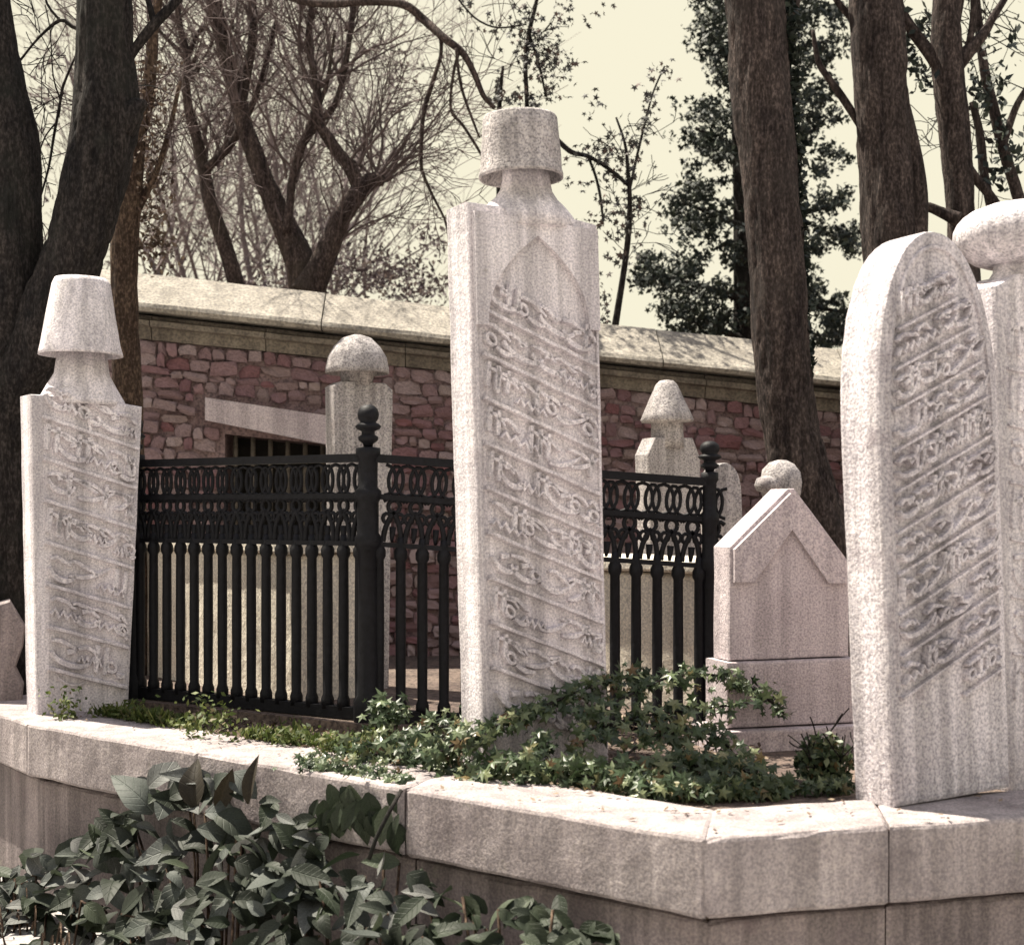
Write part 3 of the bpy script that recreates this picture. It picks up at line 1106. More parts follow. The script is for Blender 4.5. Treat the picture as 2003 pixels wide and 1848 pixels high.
gb.build("gable_moulding", M["marble_pink"], c)

# --- smaller stones behind
c = stele_root("gravestone", 1424, 6.7, R(24), -2.0, "small narrow gravestone with a rounded top just behind the railing end post", GG)
slab("body", [(-0.085, -0.1), (0.085, -0.1)] + arch_top(0.088, 1.03, 1.17, 8), 0.1, M["marble_grey"], c, 18)
c = stele_root("gravestone", 1494, 6.5, R(24), 4.0, "small gravestone with a pale bulbous turban peeking over the gabled slab", GG)
slab("body", [(-0.09, -0.1), (0.09, -0.1), (0.10, 0.94), (-0.10, 0.94)], 0.1, M["marble_grey"], c, 19)
cp = MB()
cp.lathe([(0.05, 0.93), (0.058, 0.985), (0.085, 0.995), (0.098, 1.03), (0.096, 1.08), (0.085, 1.13), (0.055, 1.165), (0.02, 1.18)], 28, 0.006, 0, 1, 1, 0.22, 2)
cp.lathe([(0.01, 1.02), (0.045, 1.03), (0.058, 1.055), (0.05, 1.085), (0.015, 1.10)], 18, -0.085, -0.02, 1, 1, 0.2, 5)
cp.build("turban", M["marble_grey"], c)
c = stele_root("gravestone", 1314, 7.5, R(28), -1.0, "gravestone with a pointed conical hat standing behind the right part of the railing", GG)
slab("body", [(-0.14, -0.1), (0.14, -0.1), (0.168, 1.22), (0.12, 1.33), (-0.12, 1.33), (-0.168, 1.24)], 0.13, M["marble_grey"], c, 20)
cp = MB()
cp.lathe([(0.09, 1.28), (0.085, 1.36), (0.085, 1.41), (0.135, 1.415), (0.142, 1.428), (0.125, 1.47), (0.088, 1.55), (0.058, 1.615), (0.038, 1.635), (0.012, 1.64)], 26, 0, 0, 1, 1, 0.06, 6)
cp.build("conical_hat", M["marble_grey"], c)
c = stele_root("gravestone", 702, 7.4, R(28), 0.0, "gravestone with a broad domed turban behind the railing corner post", GG)
slab("body", [(-0.14, -0.1), (0.14, -0.1), (0.165, 1.58), (0.12, 1.615), (-0.12, 1.615), (-0.165, 1.59)], 0.14, M["marble_grey"], c, 22)
cp = MB()
cp.lathe([(0.08, 1.60), (0.10, 1.705), (0.15, 1.69), (0.163, 1.662), (0.170, 1.665), (0.168, 1.69), (0.153, 1.75), (0.122, 1.805), (0.075, 1.85), (0.02, 1.868)], 30, -0.01, 0, 1, 1, 0.05, 9)
cp.build("turban", M["marble_grey"], c)
c = stele_root("gravestone", -4, 6.75, R(20), 3.0, "broken lumpy gravestone stump half hidden at the foot of the forked trunk", GG)
slab("body", [(-0.12, -0.1), (0.10, -0.1), (0.112, 0.12), (0.072, 0.2), (0.10, 0.30), (0.105, 0.40), (0.03, 0.52), (-0.06, 0.49), (-0.13, 0.3)], 0.16, M["kerb_low"], c, 23, jit=0.006, bev=0.035)

# tomb chests added behind the bars, pale and turned sunward to brighten the gaps
def tomb(px, Y, w, d, h, rz, label):
    p = at(px, 1000, Y)
    r_ = empty("added_tomb_chest", (p.x, p.y, -0.05), (0, 0, rz), label, "tomb")
    cs = [(-w / 2, -d / 2, 0), (w / 2, -d / 2, 0), (w / 2, d / 2, 0), (-w / 2, d / 2, 0), (-w / 2, -d / 2, h), (w / 2, -d / 2, h), (w / 2, d / 2, h), (-w / 2, d / 2, h)]
    link("chest", hexblock(cs, (24, 8, 8), 0.006, px), M["limestone"], r_)
    e = 0.03
    cs = [(-w / 2 - e, -d / 2 - e, h + .002), (w / 2 + e, -d / 2 - e, h + .002), (w / 2 + e, d / 2 + e, h + .002), (-w / 2 - e, d / 2 + e, h + .002),
          (-w / 2 - e, -d / 2 - e, h + .07), (w / 2 + e, -d / 2 - e, h + .07), (w / 2 + e, d / 2 + e, h + .07), (-w / 2 - e, d / 2 + e, h + .07)]
    link("lid", hexblock(cs, (24, 8, 2), 0.006, px + 4), M["limestone"], r_)


tomb(455, 7.65, 1.9, 0.40, 0.74, R(-50), "long pale tomb chest added to brighten the gaps behind the left bars of the iron railing")
tomb(1225, 7.0, 1.25, 0.40, 0.66, R(-40), "pale tomb chest added to brighten the gaps behind the right bars of the iron railing")

# ------------------------------------------------------------------ iron railing
PC = at(720, 1000, 5.9); PL = at(262, 1000, 6.65); PR = at(1388, 1000, 6.02)
rail = empty("iron_railing", (PC.x, PC.y, 0.0), label="black cast iron grave railing with pierced frieze and finials", cat="railing")
iron = M["iron"]
ZT = 1.145


def ellipse(mb, cx, cz, rx, rz, r, n=14, y=0):
    pts = [(cx + rx * math.cos(2 * PI * i / n), y, cz + rz * math.sin(2 * PI * i / n)) for i in range(n + 1)]
    mb.tube(pts, r, 5, cap=False)


def arc(mb, cx, cz, rx, rz, a0, a1, r, n=7, y=0):
    pts = [(cx + rx * math.cos(a0 + (a1 - a0) * i / n), y, cz + rz * math.sin(a0 + (a1 - a0) * i / n)) for i in range(n + 1)]
    mb.tube(pts, r, 5, cap=False)


SPC = 0.089
# shared bay pieces, local: x along the panel, z up
b_ = MB()
b_.lathe([(0.028, 0.06), (0.028, 0.10), (0.021, 0.12), (0.0225, 0.42), (0.021, 0.70), (0.029, 0.715), (0.029, 0.74), (0.019, 0.76), (0.014, 0.80)], 10)
BAR = b_.mesh("bar")
b_ = MB()       # upper frieze: interlaced loops
ellipse(b_, 0, 1.035, 0.030, 0.060, 0.0085)
arc(b_, -SPC / 2, 1.035, 0.045, 0.065, -PI / 2, PI / 2, 0.008)
arc(b_, SPC / 2, 1.035, 0.045, 0.065, PI / 2, 3 * PI / 2, 0.008)
LOOP = b_.mesh("frieze_loop")
b_ = MB()       # lower frieze: pointed arches, quatrefoil and drop
arc(b_, -SPC / 2 - 0.004, 0.775, SPC * 0.95, 0.15, 0, PI / 3, 0.012)
arc(b_, SPC / 2 + 0.004, 0.775, SPC * 0.95, 0.15, PI, PI - PI / 3, 0.012)
ellipse(b_, 0, 0.925, 0.024, 0.028, 0.010)
for sx in (-1, 1):
    ellipse(b_, sx * 0.026, 0.875, 0.017, 0.020, 0.009, 10)
    b_.tube([(sx * 0.045, 0, 0.945), (sx * 0.028, 0, 0.955), (0, 0, 0.950)], 0.010, 5)
b_.tube([(0, 0, 0.84), (0, 0, 0.80), (0, 0, 0.775)], [0.016, 0.012, 0.006], 6)
TREFOIL = b_.mesh("frieze_arch")
for me in (BAR, LOOP, TREFOIL): me.materials.append(iron)


def panel(A, B, dz):
    d = Vector((B.x - A.x, B.y - A.y, 0)); L = d.length
    ang = math.atan2(d.y, d.x)
    n = int(round(L / SPC))
    for i in range(n):
        tt = (i + 0.5) / n
        p = Vector((A.x + d.x * tt, A.y + d.y * tt, dz * tt))
        link("bar", BAR, None, rail, loc=p, world=True)
        link("frieze_loop", LOOP, None, rail, loc=p, rot=(0, math.atan2(-dz, L), ang), scale=(L / n / SPC, 1, 1), world=True)
        link("frieze_arch", TREFOIL, None, rail, loc=p, rot=(0, math.atan2(-dz, L), ang), scale=(L / n / SPC, 1, 1), world=True)
    for nm, z, h, w in (("top_rail", 1.125, 0.034, 0.045), ("middle_rail", 0.965, 0.022, 0.034), ("middle_rail", 0.765, 0.020, 0.030), ("bottom_rail", 0.05, 0.05, 0.05)):
        mb = MB()
        mb.box((0, 0, 0), (L, w, h))
        mb.build(nm, iron, rail, loc=((A.x + B.x) / 2, (A.y + B.y) / 2, z + dz / 2), rot=(0, math.atan2(-dz, L), ang), world=True)
    mb = MB()
    mb.box((0, 0, 0), (L + 0.05, 0.16, 0.16))
    mb.build("plinth_kerb", M["soil"], rail, loc=((A.x + B.x) / 2, (A.y + B.y) / 2, -0.06 + dz / 2), rot=(0, math.atan2(-dz, L), ang), world=True)


panel(PL, PC, 0.0)
panel(PC, PR, -0.10)


def post(p, z, r, fin, fs, fh=0.94):
    mb = MB()
    mb.lathe([(r * 1.35, -0.1), (r * 1.35, 0.10), (r * 1.0, 0.13), (r * 0.92, 0.5), (r * 0.92, 0.74), (r * 1.25, 0.755), (r * 1.25, 0.79), (r, 0.81), (r, 0.94), (r * 1.25, 0.955), (r * 1.25, 0.985), (r * 0.9, 1.0), (r * 0.9, 1.12), (r * 1.15, 1.135), (r * 1.15, 1.165), (r * .5, 1.17)], 14)
    po = mb.build("post", iron, rail, loc=(p.x, p.y, z), world=True)
    mb = MB()
    s = fs
    mb.lathe([(a_, 1.165 + (b_ - 1.165) * fh) for a_, b_ in [(0.020 * s, 1.165), (0.024 * s, 1.185), (0.032 * s, 1.19), (0.044 * s, 1.20), (0.046 * s, 1.215), (0.030 * s, 1.225), (0.030 * s, 1.24), (0.052 * s, 1.25), (0.060 * s, 1.262), (0.050 * s, 1.272), (0.036 * s, 1.28), (0.046 * s, 1.295), (0.050 * s, 1.315), (0.044 * s, 1.338), (0.030 * s, 1.352), (0.016 * s, 1.358)][:fin]], 16, rough=0.12, seed=z + p.x)
    mb.build("finial", iron, po)


post(PC, 0.0, 0.045, 16, 0.92)
post(PL, 0.0, 0.045, 16, 0.9)
post(PR, -0.10, 0.033, 16, 0.84, 0.70)


# ------------------------------------------------------------------ trees
def tree_root(name, px, Y, label, cat="tree", z=-0.05, group=None):
    p = at(px, 1000, Y)
    return empty(name, (p.x, p.y, z), label=label, cat=cat, group=group)


rng = random.Random(77)
# --- dark forked trunk at the left
tr = tree_root("tree", 5, 7.05, "big dark tree whose trunk forks in a V next to the conical-capped gravestone")
mb = MB()
limb(mb, [(12, 1420, 100), (2, 1330, 84), (-14, 1150, 70), (-18, 950, 70), (0, 780, 62), (14, 640, 68), (18, 480, 64), (20, 320, 57), (12, 230, 55), (-8, 80, 40), (-22, -80, 34), (-40, -400, 30), (-20, -900, 22)], 7.05, 64, 14, 0.10, 3)
limb(mb, [(-10, 960, 62, 7.1), (20, 800, 62, 7.05), (66, 700, 62, 7.0), (105, 610, 64, 6.98), (138, 520, 60, 6.96), (166, 420, 60, 6.95), (194, 310, 63, 6.95), (208, 215, 63, 6.95), (206, 100, 55, 6.95), (206, 0, 54, 6.95), (212, -200, 50, 6.95), (200, -600, 44, 6.9), (240, -1000, 30, 6.8)], 7.0, 64, 14, 0.10, 9)
limb(mb, [(235, 255, 30), (262, 215, 22), (278, 205, 12), (286, 200, 6)], 6.93, 10, 3, 0.1, 4)
limb(mb, [(240, 140, 14), (258, 105, 10), (300, 50, 11), (350, -5, 10), (430, -120, 9), (520, -300, 7)], 6.95, 8, 4, 0.05, 2)
limb(mb, [(302, 48, 7), (294, 15, 6), (286, -30, 5), (300, -150, 4)], 6.95, 7, 3, 0.05, 2)
mb.build("trunk", M["bark_dark"], tr, world=True)
mb = MB()
for rows in ([(40, 118, 2.5), (75, 75, 2.5), (117, 40, 4), (142, 53, 4), (165, 60, 4)], [(117, 40, 3), (92, 8, 2.5), (80, -40, 2)],
             [(150, 105, 2), (125, 165, 3), (118, 200, 3), (105, 270, 3), (95, 330, 2.5), (75, 400, 2)], [(118, 195, 2), (104, 150, 1.5), (98, 60, 1.2), (88, 10, 1.2)],
             [(110, 240, 2), (90, 265, 1.6), (80, 290, 1.3)]):
    limb(mb, rows, 7.3, 5, 3, 0)
for k in range(10):
    p = at(rng.uniform(60, 140), rng.uniform(20, 400), 7.4)
    wander(mb, p, Vector((rng.uniform(-.5, .5), 0, rng.uniform(-1, 1))), 0.35, 0.003, rng, 2, 3, 0.3)
mb.build("twigs", M["bark_dark"], tr, world=True)

# --- slender brown trunk behind it
tr = tree_root("tree", 247, 8.0, "slender reddish brown tree with withered leaves right of the dark forked trunk")
mb = MB()
limb(mb, [(250, 1330, 40), (252, 1000, 34), (248, 780, 30), (244, 640, 28), (242, 500, 27), (248, 420, 26), (256, 350, 24), (268, 270, 18), (290, 180, 14), (300, 60, 11), (330, -150, 9)], 8.0, 40, 12, 0.08, 14)
limb(mb, [(262, 420, 10), (285, 380, 8), (312, 320, 6), (335, 240, 5), (352, 160, 4)], 8.0, 7, 3, 0.05, 3)
limb(mb, [(250, 460, 9), (228, 400, 8), (205, 330, 6), (200, 200, 5)], 8.1, 7, 3, 0.05, 3)
mb.build("trunk", M["bark_red"], tr, world=True)
mb = MB()
for k in range(16):
    p = at(rng.uniform(255, 320), rng.uniform(100, 400), 8.0)
    wander(mb, p, Vector((rng.uniform(-.6, .8), rng.uniform(-.5, .5), rng.uniform(-.2, 1))), rng.uniform(0.3, 0.7), 0.005, rng, 2, 4, 0.3)
mb.build("twigs", M["twig"], tr, world=True)
mb = MB()
for k in range(900):
    px = rng.gauss(292, 22); py = rng.uniform(120, 430)
    p = at(px, py, rng.uniform(7.8, 8.4))
    star_leaf(mb, p, rng.uniform(0.010, 0.022), Vector((rng.uniform(-1, 1), rng.uniform(-1, 1), rng.uniform(-1, 1))), rng, False)
for k in range(160):
    px = rng.gauss(300, 22); py = rng.gauss(475, 30)
    star_leaf(mb, at(px, py, 8.2), rng.uniform(0.012, 0.024), Vector((rng.uniform(-1, 1), -1, rng.uniform(-1, 1))), rng, False)
mb.build("crown", M["leaf_brown"], tr, world=True)


def shoots(mb, px, py, Y, n, rng, lean=0.0, L=(0.5, 1.6), r=0.005, spread=0.5, depth=1):
    for k in range(n):
        d = Vector((rng.gauss(lean, spread), rng.gauss(0, 0.3), 1.0))
        if rng.random() < 0.62: continue
        wander(mb, at(px + rng.uniform(-12, 12), py + rng.uniform(-8, 8), Y), d, rng.uniform(*L) * 0.8, r * rng.uniform(1.2, 2.4), rng, depth, 4, 0.30, 0.01, 5, 0.11)


# --- thin bare tree beyond the wall
tr = tree_root("tree", 460, 11.0, "thin crooked bare tree beyond the wall, left of the pollarded one", z=-0.2)
mb = MB()
limb(mb, [(480, 900, 22), (475, 640, 19), (462, 555, 17), (440, 480, 15), (412, 400, 14), (400, 340, 13), (384, 270, 11), (370, 220, 10), (364, 160, 8), (366, 110, 7), (350, 40, 6), (340, -60, 5)], 11.0, 12, 4, 0.08, 21)
limb(mb, [(404, 330, 9), (428, 308, 9), (450, 285, 8), (474, 245, 8), (500, 190, 6), (520, 120, 5), (540, 40, 4)], 10.9, 8, 4, 0.06, 5)
limb(mb, [(366, 115, 6), (385, 70, 5), (402, 55, 5), (415, 75, 4), (410, 95, 3)], 11.0, 6, 4, 0.06, 8)
limb(mb, [(366, 120, 6), (345, 95, 5), (320, 70, 4), (296, 40, 3)], 11.0, 6, 4, 0.06, 8)
mb.build("trunk", M["bark_grey"], tr, world=True)
mb = MB()
for (px, py, n) in ((364, 160, 16), (400, 340, 12), (440, 290, 14), (350, 40, 14), (500, 190, 12), (384, 260, 12), (412, 400, 6)):
    shoots(mb, px, py, 11.0, n, rng, rng.uniform(-0.3, 0.5), (0.4, 1.3), 0.0055, 0.7, 2)
mb.build("twigs", M["twig"], tr, world=True)

# --- pollarded bare tree with knobby stems
tr = tree_root("tree", 605, 10.6, "pollarded bare tree with two knobbly stems and an overhanging limb beyond the wall", z=-0.2)
mb = MB()
limb(mb, [(612, 900, 44), (608, 640, 40), (600, 560, 36), (582, 500, 30), (560, 450, 25), (535, 395, 21), (512, 340, 19), (494, 290, 18), (478, 245, 17), (466, 195, 17), (450, 140, 16), (434, 80, 15), (420, 10, 15), (405, -70, 13), (380, -300, 10)], 10.6, 36, 10, 0.09, 31)
limb(mb, [(472, 200, 10), (482, 150, 9), (492, 90, 9), (496, 40, 8), (490, -20, 8), (470, -200, 6)], 10.6, 9, 4, 0.08, 3)
limb(mb, [(560, 455, 10), (567, 400, 9), (572, 350, 9), (590, 285, 9), (612, 235, 9), (620, 170, 8), (604, 90, 7), (612, 0, 6), (640, -120, 5)], 10.5, 8, 4, 0.07, 6)
limb(mb, [(592, 285, 7), (620, 245, 7), (655, 205, 7), (672, 150, 6), (686, 60, 5), (695, -20, 5), (700, -160, 4)], 10.5, 8, 4, 0.07, 9)
limb(mb, [(600, 575, 34), (622, 530, 26), (645, 480, 22), (668, 425, 20), (695, 385, 19), (718, 360, 18), (736, 352, 15), (752, 356, 9)], 10.5, 12, 4, 0.10, 12)
limb(mb, [(705, 375, 16), (688, 335, 14), (662, 300, 13), (640, 268, 12), (628, 248, 10), (622, 215, 6), (640, 160, 4), (655, 60, 3)], 10.5, 10, 4, 0.09, 15)
# overhanging limb
limb(mb, [(470, -200, 8, 10.4), (520, -40, 8, 10.2), (580, -2, 8, 10.0), (640, 8, 8, 9.9), (720, 4, 8, 9.8), (790, 10, 8, 9.7), (832, 42, 8, 9.7), (870, 76, 8, 9.6), (905, 104, 7, 9.6), (928, 145, 6, 9.6), (946, 188, 5, 9.6), (968, 212, 4, 9.6)], 9.8, 9, 5, 0.06, 18)
limb(mb, [(862, 70, 5), (862, 110, 4), (845, 165, 5), (828, 225, 5), (824, 300, 4), (826, 335, 4), (845, 380, 3), (868, 425, 2.5), (885, 470, 2)], 9.65, 6, 4, 0.05, 22)
limb(mb, [(898, 100, 4), (886, 150, 3), (882, 215, 3), (905, 245, 3), (934, 290, 3), (950, 320, 2)], 9.6, 6, 4, 0.05, 25)
limb(mb, [(892, 95, 3), (900, 160, 3), (915, 210, 3), (938, 270, 2)], 9.55, 5, 4, 0.05, 25)
mb.build("trunk", M["bark_grey"], tr, world=True)
mb = MB()
for (px, py, n, ln) in ((745, 350, 26, 0.5), (735, 345, 16, 0.2), (690, 330, 12, 0.1), (628, 250, 20, -0.1), (496, 40, 10, 0.2), (466, 195, 16, -0.2), (434, 80, 14, -0.3), (620, 170, 18, 0.2), (686, 60, 14, 0.3), (572, 350, 10, 0), (668, 160, 14, 0.4), (600, 100, 16, -0.2), (560, 440, 10, -0.3), (650, 480, 10, 0.4)):
    shoots(mb, px, py, 10.5, n, rng, ln, (0.5, 1.7), 0.006, 0.5, 2)
for (px, py) in ((845, 165), (826, 300), (882, 215), (868, 425), (905, 150), (826, 335), (845, 380), (860, 110)):
    for k in range(4):
        wander(mb, at(px, py, 9.62), Vector((rng.uniform(-.7, .7), 0, rng.uniform(-1, 0.2))), rng.uniform(0.2, 0.5), 0.004, rng, 1, 3, 0.25)
mb.build("twigs", M["twig"], tr, world=True)

# --- a far bare wood that reads as one tangle
mb = MB()
rng = random.Random(91)
for k in range(150):
    Y = rng.uniform(13, 19)
    px = rng.choice((rng.uniform(60, 860), rng.uniform(250, 760), rng.uniform(270, 700)))
    py = rng.uniform(60, 640)
    d = Vector((rng.gauss(0, 0.55), rng.uniform(-.3, .3), 1))
    wander(mb, at(px, py, Y), d, rng.uniform(0.7, 2.0), rng.uniform(0.006, 0.014), rng, 2, 5, 0.34, 0.0, 4, 0.2)
fl = MB()
for k in range(3600):
    px = rng.choice((rng.uniform(60, 890), rng.uniform(270, 800))); py = 620 - 600 * rng.random() ** 1.2
    if noise.noise(Vector((px * 0.012, py * 0.012, 5))) < -0.15: continue
    cY = rng.uniform(13, 19)
    for j in range(rng.randint(1, 4)):
        p = at(px + rng.gauss(0, 5), py + rng.gauss(0, 5), cY)
        star_leaf(fl, p, rng.uniform(0.012, 0.036), Vector((rng.uniform(-1, 1), rng.uniform(-1, 1), rng.uniform(-1, 1))), rng, False)
for (cx, cy, n) in ((690, 520, 260), (740, 545, 300), (790, 530, 240), (660, 555, 160), (830, 560, 200), (480, 560, 120), (540, 545, 120), (575, 560, 120), (850, 470, 110)):
    for k in range(n):
        star_leaf(fl, at(rng.gauss(cx, 26), rng.gauss(cy, 18), rng.uniform(12.5, 13.5)), rng.uniform(0.014, 0.036), Vector((rng.uniform(-1, 1), rng.uniform(-1, 1), rng.uniform(-1, 1))), rng, False)
props(fl.build("withered_leaves", M["withered"]), "small withered leaves and buds still hanging in the far bare wood", "leaves", kind="stuff")
for k in range(14):
    Y = rng.uniform(13, 19); px = rng.uniform(60, 700)
    wander(mb, at(px, 800, Y), Vector((rng.gauss(0, 0.2), 0, 1)), rng.uniform(3.5, 6.5), rng.uniform(0.02, 0.04), rng, 2, 8, 0.13, 0.02, 6, 0.3)
props(mb.build("bare_woodland", M["twig_far"]), "tangle of bare winter twigs of the far wood over the wall", "woodland", kind="stuff")


# --- leafy saplings beside the central stone's cap
def leaf_puffs(mb, puffs, Y, size, rng, lobes=True, depth=0.5):
    for (px, py, sx, sy, n) in puffs:
        for k in range(n):
            p = at(rng.gauss(px, sx), rng.gauss(py, sy), Y + rng.gauss(0, depth))
            star_leaf(mb, p, rng.uniform(0.6, 1.25) * size, Vector((rng.uniform(-1, 1), rng.uniform(-1.4, 0.4), rng.uniform(-0.6, 1))), rng, lobes)


rng = random.Random(17)
tr = tree_root("sapling", 1030, 9.9, "ivy-hung slender stems rising above the cylindrical cap of the tallest gravestone", z=-0.2)
mb = MB()
limb(mb, [(1030, 900, 7), (1032, 500, 6), (1031, 220, 5), (1028, 130, 5), (1036, 60, 5), (1050, 0, 4), (1070, -120, 3)], 9.9, 6, 4, 0.05)
limb(mb, [(1028, 900, 6), (990, 700, 6), (976, 420, 5), (976, 260, 5), (978, 190, 5), (984, 130, 3)], 9.9, 6, 4, 0.05)
limb(mb, [(1036, 70, 3), (1055, 130, 3), (1068, 190, 2)], 9.9, 5, 4, 0.05)
limb(mb, [(870, -40, 2), (905, 10, 2), (935, 40, 2), (975, 55, 2), (1030, 48, 2)], 9.9, 5, 4, 0.05)
for k in range(10):
    wander(mb, at(1032, rng.uniform(0, 180), 9.9), Vector((rng.uniform(-1, 1), 0, rng.uniform(-.3, .6))), rng.uniform(0.15, 0.4), 0.003, rng, 1, 3, 0.3)
mb.build("trunk", M["bark_dark"], tr, world=True)
mb = MB()
leaf_puffs(mb, [(1040, 70, 22, 26, 90), (1062, 110, 20, 22, 80), (1028, 100, 8, 40, 60), (1080, 100, 14, 18, 34), (1095, 40, 14, 12, 16), (1110, 0, 12, 10, 14), (1076, 170, 14, 22, 36), (1100, 140, 14, 14, 24), (1118, 110, 10, 14, 12),
               (975, 178, 5, 20, 34), (1000, 192, 12, 8, 20), (1030, 190, 10, 12, 22), (1050, 200, 12, 8, 20), (970, 198, 8, 5, 18), (1020, 18, 14, 12, 12), (1150, 30, 10, 16, 6), (1180, 20, 6, 8, 3), (985, 60, 20, 10, 10), (940, 50, 16, 10, 8), (910, 14, 10, 12, 12), (1195, 15, 4, 4, 3)], 9.9, 0.026, rng, True, 0.15)
mb.build("crown", M["leaf_far"], tr, world=True)

tr = tree_root("sapling", 1215, 9.8, "thin ivy-leaved sapling with a straggling crown right of the tallest gravestone", z=-0.2)
mb = MB()
limb(mb, [(1190, 800, 9), (1196, 690, 8), (1206, 620, 7), (1218, 545, 6), (1228, 470, 6), (1232, 400, 5), (1228, 330, 4), (1222, 280, 3), (1205, 230, 2)], 9.8, 7, 4, 0.05)
limb(mb, [(1031, 215, 5, 9.9), (1060, 245, 5, 9.85), (1088, 272, 5, 9.8), (1118, 298, 5, 9.8), (1150, 306, 4, 9.8), (1190, 330, 4, 9.8), (1228, 362, 4, 9.8)], 9.8, 6, 4, 0.05)
limb(mb, [(1150, 306, 3), (1165, 345, 3), (1175, 390, 3), (1180, 440, 2)], 9.8, 5, 4, 0.05)
limb(mb, [(1230, 380, 3), (1245, 310, 3), (1262, 240, 2.5), (1278, 180, 2), (1300, 130, 2)], 9.8, 5, 4, 0.05)
for k in range(22):
    wander(mb, at(1228 + rng.uniform(-8, 8), rng.uniform(230, 520), 9.8), Vector((rng.uniform(-1, 1), 0, rng.uniform(-.2, .8))), rng.uniform(0.15, 0.4), 0.003, rng, 1, 3, 0.3)
mb.build("trunk", M["bark_dark"], tr, world=True)
mb = MB()
leaf_puffs(mb, [(1190, 290, 22, 26, 46), (1215, 330, 22, 20, 50), (1240, 280, 14, 34, 40), (1165, 300, 22, 12, 26), (1265, 230, 10, 26, 22), (1275, 195, 10, 20, 16), (1160, 220, 16, 16, 10), (1175, 400, 14, 30, 30), (1215, 420, 26, 18, 46), (1245, 395, 20, 12, 24), (1230, 460, 18, 16, 22), (1205, 500, 16, 12, 22), (1150, 190, 20, 14, 5),
               (1300, 140, 14, 18, 12), (1280, 150, 20, 14, 8), (1130, 300, 20, 12, 14), (1120, 360, 20, 10, 16), (1180, 600, 8, 40, 60), (1186, 670, 10, 20, 60), (1145, 430, 12, 8, 8)], 9.8, 0.027, rng, True, 0.15)
mb.build("crown", M["leaf_far"], tr, world=True)

# --- dark evergreen behind the big trunk
tr = tree_root("evergreen_tree", 1480, 12.5, "dark evergreen tree in ragged clumps behind the big leaning trunk", z=-0.2)
mb = MB()
limb(mb, [(1480, 1000, 40), (1470, 700, 34), (1462, 400, 28), (1450, 100, 24), (1440, -200, 18), (1430, -700, 8)], 12.5, 10, 4, 0.08)
for (a, b) in (((1462, 420), (1345, 400)), ((1466, 560), (1290, 540)), ((1458, 280), (1360, 250)), ((1450, 120), (1380, 60)), ((1468, 640), (1330, 620)), ((1462, 300), (1600, 250)), ((1466, 420), (1640, 400)), ((1470, 560), (1650, 610)), ((1450, 100), (1620, 80))):
    limb(mb, [(a[0], a[1] + 30, 9), ((a[0] + b[0]) / 2, (a[1] + b[1]) / 2 + 12, 6), (b[0], b[1], 3)], 12.4, 6, 4, 0.05)
mb.build("trunk", M["bark_dark"], tr, world=True)
mb = MB()
PU = [(1385, 55, 22, 22, 260), (1370, 95, 20, 18, 150), (1420, 90, 20, 30, 300), (1400, 20, 24, 20, 260), (1415, 150, 14, 26, 160), (1440, 190, 12, 36, 220),
      (1370, 210, 22, 14, 170), (1400, 230, 24, 20, 230), (1385, 285, 28, 22, 330), (1360, 270, 16, 18, 120), (1420, 300, 20, 30, 280), (1350, 325, 10, 14, 50), (1340, 380, 18, 16, 170), (1375, 370, 22, 20, 230), (1320, 415, 14, 18, 120), (1350, 440, 24, 24, 330), (1400, 420, 24, 26, 260), (1435, 480, 18, 30, 240),
      (1270, 510, 14, 18, 170), (1255, 540, 14, 16, 150), (1290, 545, 18, 16, 180), (1320, 560, 20, 22, 260), (1350, 520, 22, 24, 240), (1350, 600, 24, 26, 380), (1300, 610, 14, 22, 120), (1390, 580, 22, 26, 240), (1400, 640, 24, 16, 260), (1440, 620, 18, 24, 200), (1345, 645, 18, 10, 140), (1320, 655, 10, 8, 60), (1425, 560, 16, 18, 90),
      (1560, 40, 20, 30, 280), (1590, 20, 26, 18, 260), (1625, 25, 24, 16, 200), (1570, 110, 14, 34, 200), (1610, 110, 22, 20, 170), (1645, 80, 16, 20, 110), (1590, 190, 20, 18, 190), (1620, 160, 14, 14, 90), (1580, 260, 20, 22, 200), (1600, 230, 24, 14, 160), (1630, 300, 18, 14, 100), (1610, 330, 14, 26, 120),
      (1600, 400, 20, 16, 120), (1630, 380, 20, 24, 150), (1660, 460, 20, 18, 170), (1620, 450, 26, 14, 130), (1680, 490, 12, 10, 70), (1590, 480, 14, 26, 120), (1590, 560, 10, 30, 120), (1600, 600, 12, 20, 140), (1630, 640, 20, 24, 260), (1655, 610, 18, 16, 160), (1610, 660, 16, 16, 160), (1650, 660, 12, 14, 130), (1635, 580, 16, 10, 60),
      (1480, 120, 26, 40, 320), (1500, 240, 26, 40, 320), (1490, 380, 28, 40, 340), (1510, 500, 26, 40, 320), (1500, 620, 26, 30, 320), (1530, 330, 16, 60, 200), (1550, 480, 14, 60, 200),
      (1420, -120, 60, 70, 700), (1560, -120, 60, 60, 600), (1490, -300, 80, 80, 700)]
for (px, py, sx, sy, n) in PU:
    for j in range(max(3, n // 13)):
        cx, cy, cY = rng.gauss(px, sx * 0.8), rng.gauss(py, sy * 0.7), 12.4 + rng.gauss(0, 0.35)
        for q in range(rng.randint(14, 26)):
            p = at(cx, cy, cY) + Vector((rng.gauss(0, .038), rng.gauss(0, .05), rng.gauss(0, .034)))
            star_leaf(mb, p, rng.uniform(0.014, 0.038), Vector((rng.uniform(-1, 1), rng.uniform(-1.2, 0.5), rng.uniform(-.6, 1))), rng, rng.random() < 0.4)
mb.build("crown", M["ivy_dark"], tr, world=True)

